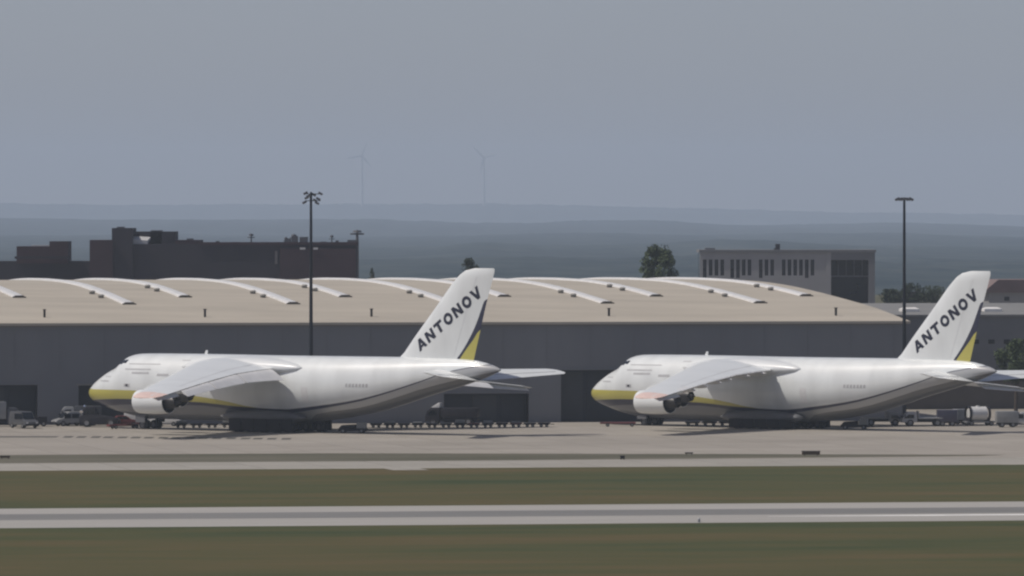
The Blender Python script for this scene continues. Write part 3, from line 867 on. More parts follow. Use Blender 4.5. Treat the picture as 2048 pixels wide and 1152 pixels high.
def aircraft(nose_px, Yn, az, label, kneel=0.0, flap_deg=28.0):
    a = radians(az)
    rz = atan2(-cos(a), -sin(a))
    root = empty('cargo_aircraft', ((nose_px - 1024) * Yn / F, Yn, 0), rz)
    tag(root, label, 'aircraft', 'parked cargo aircraft')
    dz = (0, 0, -kneel)
    PORT, STBD = -1, 1
    # fuselage
    Xs = [0, .12, .25, .5, .8, 1.2, 1.6, 2.2, 2.9, 3.7, 4.5, 5.2, 5.8, 6.2, 6.6, 7.0, 7.5, 8.2, 9, 10.5, 12, 14, 17, 20, 24, 28, 32, 36, 38, 40, 42, 44, 46, 48, 50, 52, 54, 56, 58, 60, 62, 63.5, 65, 66.3, 67.4, 68.2, 68.55, 68.7]
    nseg = 44
    mb = MB(); rr = []
    for X in Xs:
        zt, zb, w, n = fus(X)
        zc, h = (zt + zb) / 2, (zt - zb) / 2
        ring = []
        for i in range(nseg):
            t = 2 * pi * i / nseg
            cy, sz = cos(t), sin(t)
            e = 2 / (n if sz >= 0 else low_exp(X, n))
            ring.append(V((X, w * math.copysign(abs(cy) ** e, cy), zc + h * math.copysign(abs(sz) ** e, sz))))
        rr.append(ring)
    mb.loft(rr)
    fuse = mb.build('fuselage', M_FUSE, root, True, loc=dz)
    def fpart(name, vv, ff, m, lab=None):
        o = mesh(name, vv, ff, m, fuse, fix=False)
        return o
    for side in (PORT, STBD):
        # flight-deck windows
        for X0, X1, z0, z1 in ((6.35, 6.85, 8.35, 8.80), (6.95, 7.55, 8.45, 8.98), (7.68, 8.3, 8.60, 9.02)):
            fpart('cockpit_window', *patch(X0, X1, z0, z1, side, .02, 3, 3, .45), M_GLASS)
        # doors, vents and small markings
        fpart('crew_door', *patch(8.75, 9.75, 5.55, 5.95, side, .02, 3, 3), M_MARK)
        fpart('porthole', *patch(9.05, 9.45, 5.62, 5.86, side, .03, 3, 2), M_GLASS)
        for X0, X1, z0, z1 in ((3.6, 5.6, 6.15, 6.33), (4.5, 5.9, 6.75, 6.88), (8.6, 13.2, 7.75, 7.93), (10.0, 13.0, 7.25, 7.5), (9.0, 14.6, 8.45, 8.6), (14.5, 16.5, 7.0, 7.3), (18.0, 19.4, 9.0, 9.12)):
            fpart('marking', *patch(X0, X1, z0, z1, side, .015, 8, 2), M_MARK)
        for k in range(7):           # registration too faint to read
            X0 = 46.2 + k * .52
            fpart('registration_mark', *patch(X0, X0 + .34, 6.0, 6.42, side, .015, 2, 3, .12), M_MARK)
        fpart('paratroop_door', *patch(39.0, 40.1, 3.9, 5.9, side, .012, 3, 6), mat('door_outline', (0.70, 0.705, 0.71), .4))
        fpart('hatch', *patch(36.8, 37.5, 8.0, 8.35, side, .02, 2, 2), M_MARK)
    mb = MB()                        # dorsal antennas
    mb.loft([[V((x, -.04, z)), V((x + .5 - (z - 9.8) * .3, -.04, z)), V((x + .5 - (z - 9.8) * .3, .04, z)), V((x, .04, z))] for x, z in ((19.6, 9.7), (19.9, 10.35))])
    mb.build('antenna', M_WHITE, fuse)
    # wing-root fairing
    mb = MB(); rr = []
    for k in range(25):
        u = k / 24
        X = 18.2 + 20.6 * u
        g = sin(pi * u) ** .55 if 0 < u < 1 else 0.02
        w, h, zc = 3.0 + 1.12 * g, .28 + 1.20 * g, 8.24
        rr.append([V((X, w * math.copysign(abs(cos(t)) ** .8, cos(t)), zc + h * math.copysign(abs(sin(t)) ** .8, sin(t)))) for t in [2 * pi * i / 32 for i in range(32)]])
    mb.loft(rr)
    mb.build('wing_fairing', M_FAIR, root, True, loc=dz)
    # main-gear fairings
    for side in (PORT, STBD):
        mb = MB(); rr = []
        for k in range(17):
            u = k / 16; X = 25.0 + 13.6 * u
            g = sin(pi * u) ** .5 if 0 < u < 1 else .03
            rr.append([V((X, side * 2.5 + side * (.6 + .85 * g) * cos(t), 1.95 + (.15 + .75 * g) * sin(t))) for t in [2 * pi * i / 20 for i in range(20)]])
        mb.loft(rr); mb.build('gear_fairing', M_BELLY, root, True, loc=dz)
    # wings
    for side in (PORT, STBD):
        mb = MB(); rr = []
        for y, xl, c, z, t, tw in WING:
            rr.append(airfoil(c, xl, t, z, tw, y=side * y))
        mb.loft(rr)
        wing = autosmooth(mb.build('wing', M_WHITE, root, loc=dz), 50)
        # red wing-tip cap
        mb = MB(); rr = []
        for y in (34.4, 36.4, 37.4, 37.93):
            xl, c, z, t, tw = wing_at(min(y, 37.9))
            rr.append(airfoil(c * 1.006, xl - .012, t * 1.04, z, tw, y=side * y))
        mb.loft(rr, cap0=False); autosmooth(mb.build('wing_tip', M_RED if side < 0 else M_WHITE, wing), 50)
        # flaps in three panels and aileron
        segs = ((4.4, 12.9, 1), (13.2, 21.8, 1), (22.1, 30.4, 1), (30.8, 36.9, 0))
        for y0, y1, isflap in segs:
            mb = MB(); rr = []
            fd = radians(flap_deg if isflap else 24.0)
            for y in (y0, (y0 + y1) / 2, y1):
                xl, c, z, t, tw = wing_at(y)
                xte = xl + c - 0.6 * c * (1 - cos(tw)); zte = z - .6 * c * sin(tw)
                fc = (.185 * c + .35) if isflap else .36 * c
                if flap_deg > 10 and isflap:
                    hx, hz = xte - .06 * fc, zte - .13
                else:
                    hx, hz = xte - .92 * fc, zte + (  .035 if isflap else .14)
                sec = []
                for u, h in [(0, 0), (.04, .05), (.18, .085), (.45, .08), (.75, .045), (1, .01), (1, -.01), (.75, -.03), (.45, -.05), (.18, -.06), (.04, -.045)]:
                    hh = h if (flap_deg > 10 or not isflap) else h * .9
                    x, zz = u * fc, hh * fc
                    sec.append(V((hx + x * cos(fd) + zz * sin(fd), side * y, hz - x * sin(fd) + zz * cos(fd))))
                rr.append(sec)
            mb.loft(rr); autosmooth(mb.build('flap' if isflap else 'aileron', M_FLAP, wing), 40)
        # flap-track fairings
        for y in (6.5, 10.5, 15.5, 18.8, 23.0, 26.8):
            xl, c, z, t, tw = wing_at(y)
            mb = MB(); rr = []
            L = .5 * c
            for k in range(9):
                u = k / 8; r = .30 * sin(pi * min(1, max(0.02, u))) ** .6 + .02
                X = xl + c * .58 + L * u; zc = z - .12 - .62 * c * .58 * sin(tw) - .20 - (0.5 * u * u if flap_deg > 10 else .1 * u)
                rr.append([V((X, side * y + r * .6 * cos(q), zc + r * sin(q))) for q in [2 * pi * i / 10 for i in range(10)]])
            mb.loft(rr); mb.build('flap_track', M_FLAP, wing, True)
        # spoiler gap line on the upper surface
        mb = MB(); rr = []
        for y in (5, 12, 20, 28):
            xl, c, z, t, tw = wing_at(y)
            xa, xb = .775, .79
            def up(x):
                for (x1, h1), (x0, h0) in zip(AIR, AIR[1:]):
                    if x0 <= x <= x1: return (h0 + (h1 - h0) * (x - x0) / (x1 - x0)) * t / .17 * 1.12
            ring = []
            for x in (xa, xb):
                xx, hh = (x - .4) * c, up(x) * c
                ring.append(V((xl + .4 * c + xx * cos(tw) + hh * sin(tw), side * y, z - xx * sin(tw) + hh * cos(tw) + .012)))
            rr.append(ring)
        mb.loft(rr, cap0=False, cap1=False, closed=False); mb.build('spoiler_seam', M_MARK, wing)
        # engines
        for ye, xe, ze in ((12.4, 21.5, 4.80), (20.9, 26.7, 4.20)):
            mb = MB()
            c = (xe, side * ye, ze)
            mb.lathe([(1.1, 1.05), (.5, 1.12), (.12, 1.22), (0, 1.32), (.06, 1.42), (.4, 1.50), (1.6, 1.54), (3.0, 1.54), (4.2, 1.50), (5.1, 1.43), (5.1, 1.38)], c, 32, 0)
            mb.lathe([(5.1, 1.38), (4.4, 1.38), (3.6, 1.36), (3.6, .9)], c, 32, 1)
            mb.lathe([(1.1, 1.05), (1.4, 1.05), (1.4, .02)], c, 32, 1)
            eng = autosmooth(mb.build('engine', [M_WHITE, M_EXHD], root, loc=dz), 40)
            mb = MB(); mb.lathe([(3.5, 1.0), (4.6, 1.02), (5.6, .86), (6.5, .66), (6.5, .60), (6.0, .58)], c, 28, 0)
            mb.lathe([(5.9, .42), (6.6, .34), (7.2, .06), (7.25, .01)], c, 20, 0)
            autosmooth(mb.build('exhaust_core', M_EXH, eng), 40)
            mb = MB(); mb.lathe([(.75, .02), (.9, .22), (1.35, .36)], c, 20, 0); mb.build('spinner', M_EXH, eng, True)
            xl, cc, zw, t, tw = wing_at(ye)
            mb = MB(); rr = []
            for X, zt, zb, hw in ((xe + .9, ze + 1.62, ze + 1.40, .05), (xe + 1.8, ze + 2.05, ze + 1.4, .22), (xl + .2, zw - .02, ze + 1.3, .28), (xl + 2.2, zw - .25, ze + 1.0, .28), (xl + 4.0, zw - .35, zw - 1.35, .2), (xl + 5.2, zw - .35, zw - .7, .06)):
                rr.append([V((X, side * ye - hw, zb)), V((X, side * ye + hw, zb)), V((X, side * ye + hw, zt)), V((X, side * ye - hw, zt))])
            mb.loft(rr); mb.build('pylon', M_WHITE, eng)
            mb = MB()      # dark vent slot on the cowl
            vv, ff = [], []
            for j in range(2):
                for i in range(9):
                    X = .7 + 1.9 * i / 8; ang = radians(158 if side < 0 else 22) + radians((-7 if j else 5) * sin(pi * i / 8)) * (1 if side < 0 else -1)
                    r = 1.565
                    vv.append((xe + X, side * ye + r * cos(ang), ze + r * sin(ang)))
            for i in range(8): ff.append((i, i + 1, 9 + i + 1, 9 + i))
            mesh('cowl_vent', vv, ff, M_SEAM, eng, fix=False)
        # tailplane
        mb = MB(); rr = []
        for y, xl, c, z, t in ((0, 58.4, 7.2, 7.72, .10), (1.8, 59.5, 6.5, 7.74, .10), (7, 62.8, 4.9, 7.90, .09), (12.2, 66.0, 3.3, 8.06, .08), (12.7, 66.6, 2.5, 8.08, .07), (12.9, 67.2, 1.6, 8.09, .05)):
            rr.append(airfoil(c, xl, t, z, radians(10), y=side * y))
        mb.loft(rr); tp = autosmooth(mb.build('tailplane', M_WHITE, root, loc=dz), 50)
        mb = MB(); rr = []
        for y, xl, c, z in ((2.2, 59.75, 6.4, 7.75), (11.8, 65.75, 3.4, 8.05)):
            x, tl = xl + c * .70, radians(10)
            zz = z - .30 * c * sin(tl)
            rr.append([V((x, side * y, zz + c * .042)), V((x + .07, side * y, zz + c * .039)), V((x + .07, side * y, zz - c * .03)), V((x, side * y, zz - c * .03))])
        mb.loft(rr); mb.build('elevator_hinge', M_MARK, tp)
    # fin
    mb = MB(); rr = []
    for z in (9.4, 9.83, 10.4, 11.4, 12.45, 14, 16, 17.6, 19.2, 19.8, 20.3, 20.6, 20.85, 21.02, 21.13):
        x0, x1 = lerp_tab(FIN_LE, z), lerp_tab(FIN_TE, z)
        k = .10 if z < 20.3 else .10 * max(.12, sqrt(max(0, (21.14 - z) / .84)))
        ring = [V((x0 + u * (x1 - x0), -h / .17 * k * (x1 - x0), z)) for u, h in AIR] + [V((x0 + u * (x1 - x0), h / .17 * k * (x1 - x0), z)) for u, h in AIR[1:-1][::-1]]
        rr.append(ring)
    mb.loft(rr)
    fin = autosmooth(mb.build('tail_fin', M_FIN, root, loc=dz), 50)
    # rudder hinge line
    for side in (PORT, STBD):
        vv, ff = [], []
        zs = [10.0 + 10.2 * k / 20 for k in range(21)]
        for z in zs:
            x0, x1 = lerp_tab(FIN_LE, z), lerp_tab(FIN_TE, z)
            x = x1 - 3.1 + .06 * (z - 10)
            for d in (0, .07): vv.append((x + d, side * (fin_half(x + d, z) + .012), z))
        for k in range(20): ff.append((2 * k, 2 * k + 1, 2 * k + 3, 2 * k + 2))
        mesh('rudder_hinge', vv, ff, mat('hinge_grey', (.64, .645, .66), .5), fin, fix=False)
    # lettering on the port side, running up the fin
    o2 = V((56.15, 10.55)); bang = radians(36.2)
    bdir = V((cos(bang), sin(bang))); udir = V((-sin(bang), cos(bang)))
    pitch, lw, lh = 1.79, 1.40, 1.50
    for k, ch in enumerate('ANTONOV'):
        vv, ff = [], []
        for q in GLYPH[ch]:
            n = 5
            P = [V(p) for p in q]
            b0 = len(vv)
            for j in range(n + 1):
                for i in range(n + 1):
                    u, v = i / n, j / n
                    p = P[0] * (1 - u) * (1 - v) + P[1] * u * (1 - v) + P[2] * u * v + P[3] * (1 - u) * v
                    g = o2 + bdir * (k * pitch + p.x * lw) + udir * p.y * lh
                    vv.append((g.x, -(fin_half(g.x, g.y) + .022), g.y))
            for j in range(n):
                for i in range(n):
                    e = b0 + j * (n + 1) + i
                    ff.append((e, e + 1, e + n + 2, e + n + 1))
        o = mesh('letter', vv, ff, M_NAVY, fin, fix=False)
        o['label'] = 'dark blue capital letter ' + ch
    # landing gear
    wmb = wheel('w', None, .64, .46, None)
    me = None
    def put_wheel(name, x, y, r, me):
        mb = wheel('w', None, r, .46, None)
        o = mb.build(name, [M_TYRE, M_HUB], root, loc=(x, y, r))
        return autosmooth(o, 40)
    first = None
    for side in (PORT, STBD):
        for k in range(5):
            X = 28.2 + k * 2.15
            for dy in (-.42, .42):
                if first is None: first = put_wheel('main_wheel', X, side * 3.15 + dy, .64, None)
                else:
                    c = first.copy(); COL.objects.link(c); c.parent = root; c.location = (X, side * 3.15 + dy, .64)
            mb = MB(); mb.tube((X, side * 3.15, .64), (X - .1, side * 2.9, 1.9 - kneel), .17, .2, 10); mb.tube((X, side * 3.15 - .5, .64), (X, side * 3.15 + .5, .64), .1, .1, 8)
            mb.build('gear_strut', M_DARK, root)
            mb = MB(); mb.box(X - 1.02, X + 1.02, side * 3.95 - .05, side * 3.95 + .05, .16, 1.75 - kneel); bevel(mb.build('gear_door', M_DARK, root), .03, 1)
    for side in (PORT, STBD):
        X = 10.4
        for dy in (-.4, .4):
            c = first.copy(); COL.objects.link(c); c.parent = root; c.location = (X, side * 1.1 + dy, .60); c.name = 'nose_wheel'; c.scale = (.94, .9, .94)
        mb = MB(); mb.tube((X, side * 1.1, .6), (X + .3, side * 1.1, 1.9 - kneel), .16, .19, 10); mb.tube((X, side * 1.1 - .45, .6), (X, side * 1.1 + .45, .6), .09, .09, 8)
        mb.build('nose_strut', M_DARK, root)
        mb = MB(); mb.box(X - .9, X + .7, side * 1.95 - .04, side * 1.95 + .04, .9, 1.9 - kneel); mb.build('nose_gear_door', M_BELLY, root)
    return root

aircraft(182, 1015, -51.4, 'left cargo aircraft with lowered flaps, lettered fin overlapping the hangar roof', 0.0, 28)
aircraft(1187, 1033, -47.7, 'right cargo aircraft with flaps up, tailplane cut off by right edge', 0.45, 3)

# ------------------------------------------------------------------ floodlight masts
M_MAST = mat('mast_grey', (0.016, 0.019, 0.026), 0.7, var=0.15, spec=0.2)
M_LAMP = mat('lamp_housing', (0.10, 0.10, 0.11), 0.45, metal=0.3)
M_LENS = mat('lamp_glass', (0.75, 0.76, 0.78), 0.08)
def mast(px, Y, top, label, kind):
    zt = H - (top - YH) * Y / F
    e = empty('floodlight_mast', ((px - 1024) * Y / F, Y, 0)); tag(e, label, 'floodlight mast', 'apron floodlight masts')
    mb = MB(); mb.tube((0, 0, 0), (0, 0, zt - .3), .30, .16, 14); mb.tube((0, 0, 0), (0, 0, .12), .7, .7, 14); autosmooth(mb.build('pole', M_MAST, e), 40)
    if kind == 'cluster':
        mb = MB()
        for z in (zt - .25, zt - 1.15):
            mb.tube((-.75, 0, z), (1.25, 0, z), .05, .05, 6); mb.tube((0, -.8, z), (0, .8, z), .05, .05, 6)
        mb.tube((0, 0, zt - 1.4), (0, 0, zt), .13, .13, 8)
        mb.build('cross_arm', M_MAST, e)
        spots = [(-.7, 0, -.15, 0), (1.25, 0, -.2, 1), (.95, .2, -.9, 1), (-.55, .1, -.75, 0), (-.85, .3, -1.35, 0), (.55, -.3, -1.1, 1), (.35, .5, -.35, 1), (-.3, -.6, -.5, 0), (.8, -.4, -1.45, 1)]
    else:
        mb = MB()
        n = 16
        for i in range(n):
            a, b = 2 * pi * i / n, 2 * pi * (i + 1) / n
            mb.tube((.95 * cos(a), .95 * sin(a), zt - .45), (.95 * cos(b), .95 * sin(b), zt - .45), .06, .06, 6)
        for a in (0, pi / 2, pi, 1.5 * pi): mb.tube((0, 0, zt - .3), (.95 * cos(a), .95 * sin(a), zt - .45), .05, .05, 6)
        mb.build('head_ring', M_MAST, e)
        spots = [(1.0 * cos(a), 1.0 * sin(a), -.42, 1 if cos(a) > 0 else 0) for a in [2 * pi * k / 8 + .2 for k in range(8)]]
    for x, y, z, r in spots:
        mb = MB(); sg = 1 if r else -1
        M = Matrix.Translation((x, y, zt + z)) @ Matrix.Rotation(sg * radians(28), 4, 'Y')
        mb.box(-.30, .30, -.28, .28, -.14, .14, 0, M)
        mb.box(-.26, .26, -.24, .24, -.155, -.138, 1, M)
        mb.build('floodlight', [M_LAMP, M_LENS], e)
    mb = MB(); mb.box(-.2, .2, -.42, -.3, 1.0, 2.0); mb.build('service_hatch', M_MAST, e)
    return e
mast(622, 1016, 384, 'dark floodlight mast with clustered lamps behind the left aircraft', 'cluster')
mast(1808.5, 1047, 392, 'floodlight mast with flat ring head left of right tail fin', 'ring')

# ------------------------------------------------------------------ ground vehicles and equipment
PAINT = {}
def paint(name, c, rough=0.35): return mat('paint_' + name, c, rough, var=0.12, scale=0.9, coat=0.2)
P_WHITE = paint('white', (0.62, 0.62, 0.61)); P_GREY = paint('grey', (0.26, 0.265, 0.27)); P_PALE = paint('pale_grey', (0.40, 0.40, 0.40))
P_DARK = mat('paint_dark', (0.020, 0.019, 0.026), 0.6, spec=0.25); P_RED = paint('dark_red', (0.16, 0.045, 0.045)); P_BLUE = paint('purple_blue', (0.060, 0.058, 0.095))
P_SLATE = paint('slate', (0.075, 0.078, 0.085), 0.45)
P_BEIGE = paint('beige', (0.30, 0.28, 0.25)); P_YEL = paint('ochre', (0.33, 0.25, 0.08)); P_BROWN = paint('brown', (0.17, 0.115, 0.07))
M_CHROME = mat('chrome', (0.85, 0.85, 0.86), 0.10, metal=1.0, var=0.02)
M_RIM = mat('rim_grey', (0.25, 0.25, 0.26), 0.45, metal=0.5)
M_HEADL = mat('headlight_glass', (0.75, 0.75, 0.76), 0.08)

WHEEL_ME = {}
def wheels(e, xs, hw, r=.42, w=.3, first=None):
    key = (r, w)
    if key not in WHEEL_ME:
        mb = wheel('w', None, r, w, None)
        o = autosmooth(mb.build('wheel', [M_TYRE, M_RIM], e), 40); WHEEL_ME[key] = o.data
        bpy.data.objects.remove(o)
    for x in xs:
        for s in (-1, 1):
            o = bpy.data.objects.new('wheel', WHEEL_ME[key]); COL.objects.link(o); o.parent = e; o.location = (x, s * (hw - w / 2), r)

def place(name, px, py, heading, label, cat, group=None, Y=None):
    """heading in degrees: direction of local +x, 0 = to the right"""
    Y = Y or ground_y(py)
    e = empty(name, ((px - 1024) * Y / F, Y, 0.006), radians(heading)); tag(e, label, cat, group); return e

def glass_quads(e, quads, off):
    for q in quads: mesh('window', q, [(0, 1, 2, 3)], M_GLASS, e, fix=False)

def van(px, py, heading, label, pm, L=5.2, hw=.98, h=2.3, name='van', cat='van', group='parked service vehicles'):
    e = place(name, px, py, heading, label, cat, group)
    l = L / 2
    prof = [(-l, .45), (-l, h * .55), (-l + .12, h - .12), (-l + .4, h), (l - 2.0, h), (l - 1.65, h - .12), (l - .95, h * .54), (l - .25, h * .45), (l, h * .36), (l, .42)]
    mb = MB(); mb.prism(prof, -hw, hw, 0, .12); bevel(mb.build('body', pm, e), .05, 2)
    z1, z0 = h - .2, h * .55
    for s in (-1, 1):
        y = s * (hw - .025)
        for a, b in ((l - 2.05, l - 1.12), (l - 3.2, l - 2.2)):
            mb = MB(); mb.box(a, b, y - .03 + (0 if s > 0 else -.0), y + .03, z0, z1 - .08); mb.build('window', M_GLASS, e)
        mb = MB(); mb.box(l - .05, l + .02, s * (hw - .28) - .14, s * (hw - .28) + .14, h * .30, h * .38); mb.build('headlight', M_HEADL, e)
        mb = MB(); mb.box(l - 1.25, l - 1.1, s * (hw + .12) - .08, s * (hw + .12) + .08, z0, z0 + .25); mb.build('mirror', P_DARK, e)
    mb = MB(); mb.add([(l - .93, -hw + .22, z0 + .04), (l - .93, hw - .22, z0 + .04), (l - 1.60, hw - .26, z1 + .06), (l - 1.60, -hw + .26, z1 + .06)], [(0, 1, 2, 3)])
    o = mb.build('windscreen', M_GLASS, e, fix=False); o.location = (.035, 0, .03)
    mb = MB(); mb.box(l - .02, l + .07, -hw + .05, hw - .05, .36, .58); mb.build('bumper', P_DARK, e)
    wheels(e, (-l + 1.0, l - .95), hw + .02, .36, .24)
    return e

def car(px, py, heading, label, pm):
    e = place('car', px, py, heading, label, 'car', 'parked service vehicles')
    prof = [(-2.15, .4), (-2.15, .85), (-1.95, .98), (-1.35, 1.02), (-.85, 1.44), (.35, 1.46), (1.05, .98), (1.9, .86), (2.15, .68), (2.15, .36)]
    mb = MB(); mb.prism(prof, -.88, .88, 0, .16); bevel(mb.build('body', pm, e), .06, 2)
    for s in (-1, 1):
        mb = MB(); mb.prism([(-1.05, 1.04), (-.75, 1.36), (-.2, 1.38), (-.2, 1.03)], s * .80 - .05, s * .80 + .05); mb.build('window', M_GLASS, e)
        mb = MB(); mb.prism([(-.12, 1.03), (-.12, 1.38), (.3, 1.38), (.78, 1.03)], s * .80 - .05, s * .80 + .05); mb.build('window', M_GLASS, e)
        mb = MB(); mb.box(2.05, 2.18, s * .6 - .16, s * .6 + .16, .62, .74); mb.build('headlight', M_HEADL, e)
    mb = MB(); mb.add([(1.02, -.68, 1.03), (1.02, .68, 1.03), (.42, .62, 1.43), (.42, -.62, 1.43)], [(0, 1, 2, 3)]); o = mb.build('windscreen', M_GLASS, e, fix=False); o.location = (.04, 0, .02)
    wheels(e, (-1.35, 1.3), .88, .32, .2)
    return e

def truck(px, py, heading, label, pm_cab, pm_box, L=7.5, hw=1.2, hc=2.7, hb=3.1, box=True, chrome=False, bed=1.05, group='parked service vehicles', name='truck'):
    e = place(name, px, py, heading, label, 'truck', group)
    l = L / 2
    mb = MB(); mb.box(-l, l - .4, -hw + .35, hw - .35, .55, .9); mb.build('chassis', P_DARK, e)
    prof = [(l - 2.0, .55), (l - 2.0, hc - .1), (l - 1.85, hc), (l - .75, hc), (l - .35, hc - .5), (l - .02, hc * .52), (l, .95), (l, .5)]
    mb = MB(); mb.prism(prof, -hw, hw, 0, .10); cab = bevel(mb.build('cab', pm_cab, e), .06, 2)
    for s in (-1, 1):
        mb = MB(); mb.prism([(l - 1.6, hc * .56), (l - 1.6, hc - .35), (l - .85, hc - .35), (l - .3, hc * .56)], s * (hw - .08) - .06, s * (hw - .08) + .06); mb.build('window', M_GLASS, cab)
        mb = MB(); mb.box(l - .05, l + .03, s * (hw - .32) - .16, s * (hw - .32) + .16, .72, .92); mb.build('headlight', M_HEADL, cab)
        mb = MB(); mb.box(l - .45, l - .35, s * (hw + .18) - .1, s * (hw + .18) + .1, hc * .6, hc * .82); mb.build('mirror', P_DARK, cab)
    mb = MB(); mb.add([(l - .02, -hw + .2, hc * .55), (l - .02, hw - .2, hc * .55), (l - .37, hw - .24, hc - .52), (l - .37, -hw + .24, hc - .52)], [(0, 1, 2, 3)]); o = mb.build('windscreen', M_GLASS, cab, fix=False); o.location = (.04, 0, .02)
    if chrome:
        mb = MB(); mb.prism([(l - 1.95, hc - .02), (l - 1.95, hc + .62), (l - 1.7, hc + .62), (l - .7, hc - .02)], -.8, .8, 0, .1); bevel(mb.build('wind_deflector', P_WHITE, cab), .06, 2)
    if box:
        mb = MB(); mb.box(-l, l - 2.15, -hw, hw, bed, hb); bx_ = bevel(mb.build('cargo_box', pm_box, e), .05, 2)
        for k in range(1, 4):
            x = -l + (L - 2.15) * k / 4
            for s in (-1, 1):
                mb = MB(); mb.box(x - .04, x + .04, s * hw - .03, s * hw + .03, bed + .1, hb - .1); mb.build('rib', pm_box, bx_)
    else:
        mb = MB(); mb.box(-l, l - 2.15, -hw, hw, bed, bed + .18); bevel(mb.build('flatbed', pm_box, e), .03, 1)
        mb = MB(); mb.box(l - 2.25, l - 2.15, -hw, hw, bed + .18, bed + 1.0); mb.build('headboard', pm_box, e)
    wheels(e, (-l + 1.1, l - 1.1), hw, .48, .34)
    return e

def tug(px, py, heading, label):
    """low pushback tractor with a small cab at its rear and a long bonnet"""
    e = place('pushback_tractor', px, py, heading, label, 'tractor')
    mb = MB(); mb.prism([(-2.6, .35), (-2.6, 1.35), (-2.3, 1.55), (-.3, 1.6), (2.2, 1.2), (2.6, .95), (2.6, .35)], -1.2, 1.2, 0, .12); bevel(mb.build('body', P_DARK, e), .07, 2)
    mb = MB(); mb.prism([(-2.2, 1.5), (-2.0, 2.55), (-1.85, 2.65), (-.75, 2.65), (-.6, 2.55), (-.15, 1.5)], -.85, .85, 0, .12); cab = bevel(mb.build('cab', P_DARK, e), .05, 2)
    for s in (-1, 1):
        mb = MB(); mb.prism([(-1.95, 1.7), (-1.8, 2.45), (-.8, 2.45), (-.4, 1.7)], s * .79 - .05, s * .79 + .05); mb.build('window', M_GLASS, cab)
        mb = MB(); mb.tube((2.55, s * .8, .85), (2.64, s * .8, .85), .14, .14, 12); mb.build('headlight', M_CHROME, e)
    mb = MB(); mb.tube((-2.0, -.3, 2.66), (-2.0, -.3, 2.90), .15, .12, 12); mb.build('beacon', M_CHROME, cab)
    mb = MB(); mb.tube((-2.35, -.95, 1.5), (-2.35, -.95, 2.1), .08, .08, 8); mb.tube((-2.35, -1.0, 2.0), (-2.35, -.8, 2.1), .22, .22, 12); mb.build('mirror', M_CHROME, e)
    wheels(e, (-1.6, 1.6), 1.22, .55, .36)
    return e

DOLLY = {}
def dolly(px, py, heading, label, top, load=0.0, L=2.5):
    e = place('baggage_dolly', px, py, heading, label, 'dolly', 'baggage dollies parked in line')
    mb = MB(); mb.box(-L / 2, L / 2, -.75, .75, .46, .58); mb.build('deck', top, e)
    mb = MB(); mb.box(-L / 2 + .1, L / 2 - .1, -.5, .5, .32, .46); mb.build('frame', P_DARK, e)
    mb = MB(); mb.tube((L / 2, 0, .4), (L / 2 + .55, 0, .36), .05, .04, 6); mb.build('drawbar', P_DARK, e)
    wheels(e, (-L / 2 + .45, L / 2 - .45), .72, .2, .14)
    if load:
        mb = MB(); mb.box(-L / 2 + .2, L / 2 - .2, -.6, .6, .585, .585 + load); bevel(mb.build('load', P_GREY, e), .08, 2)
    return e

def tow_bar(px, py, heading, label, L=5.0):
    e = place('tow_bar', px, py, heading, label, 'tow bar', 'tow bars at the nose wheels')
    mb = MB(); mb.tube((-L / 2, 0, .48), (L / 2, 0, .48), .13, .13, 10); mb.build('bar', P_RED, e)
    mb = MB(); mb.box(-L / 2 - .3, -L / 2 + .1, -.35, .35, .36, .6); mb.build('head', P_RED, e)
    for x in (-L / 2 + .7, L / 2 - .5):
        mb = MB(); mb.tube((x, -.35, .24), (x, .35, .24), .05, .05, 6); mb.tube((x, 0, .24), (x, 0, .48), .06, .06, 6); mb.build('axle', P_DARK, e)
    wheels(e, (-L / 2 + .7, L / 2 - .5), .45, .24, .12)
    return e

def power_cart(px, py, heading, label):
    e = place('power_cart', px, py, heading, label, 'cart', 'carts behind the main wheels')
    mb = MB(); mb.box(-1.8, 1.8, -.8, .8, .3, .62); mb.build('chassis', P_DARK, e)
    mb = MB(); mb.prism([(-1.75, .62), (-1.4, 1.02), (.4, 1.12), (.4, .62)], -.75, .75, 0, .05); bevel(mb.build('hood', P_DARK, e), .05, 1)
    mb = MB(); mb.box(.55, 1.7, -.7, .7, .62, 1.35); bevel(mb.build('cabinet', P_GREY, e), .05, 1)
    mb = MB(); mb.tube((1.8, 0, .4), (2.6, 0, .35), .05, .05, 6); mb.build('drawbar', P_DARK, e)
    wheels(e, (-1.2, 1.2), .82, .3, .2)
    return e

def tank_trailer(px, py, heading, label):
    """horizontal drum on a two-axle trailer with dark end hoops"""
    e = place('tank_trailer', px, py, heading, label, 'trailer')
    mb = MB(); mb.box(-1.9, 2.6, -.8, .8, .42, .62); mb.build('chassis', P_GREY, e)
    mb = MB(); mb.lathe([(-1.3, .02), (-1.35, .7), (-1.25, .95), (1.05, .95), (1.15, .7), (1.1, .02)], (0, 0, 1.6), 28); autosmooth(mb.build('tank', P_WHITE, e), 50)
    for x in (-1.35, 1.3):
        mb = MB(); mb.lathe([(x - .17, .97), (x - .17, 1.06), (x + .17, 1.06), (x + .17, .97), (x - .17, .97)], (0, 0, 1.6), 28); mb.build('end_hoop', P_DARK, e)
        mb = MB(); mb.box(x - .12, x + .12, -.8, .8, .62, 1.1); mb.build('saddle', P_DARK, e)
    mb = MB(); mb.tube((0, 0, 2.5), (0, 0, 2.68), .25, .25, 14); mb.build('hatch', P_WHITE, e)
    mb = MB(); mb.tube((-1.9, 0, .5), (-2.9, 0, .4), .06, .06, 6); mb.build('drawbar', P_DARK, e)
    wheels(e, (-1.2, 1.6), .85, .34, .24)
    return e

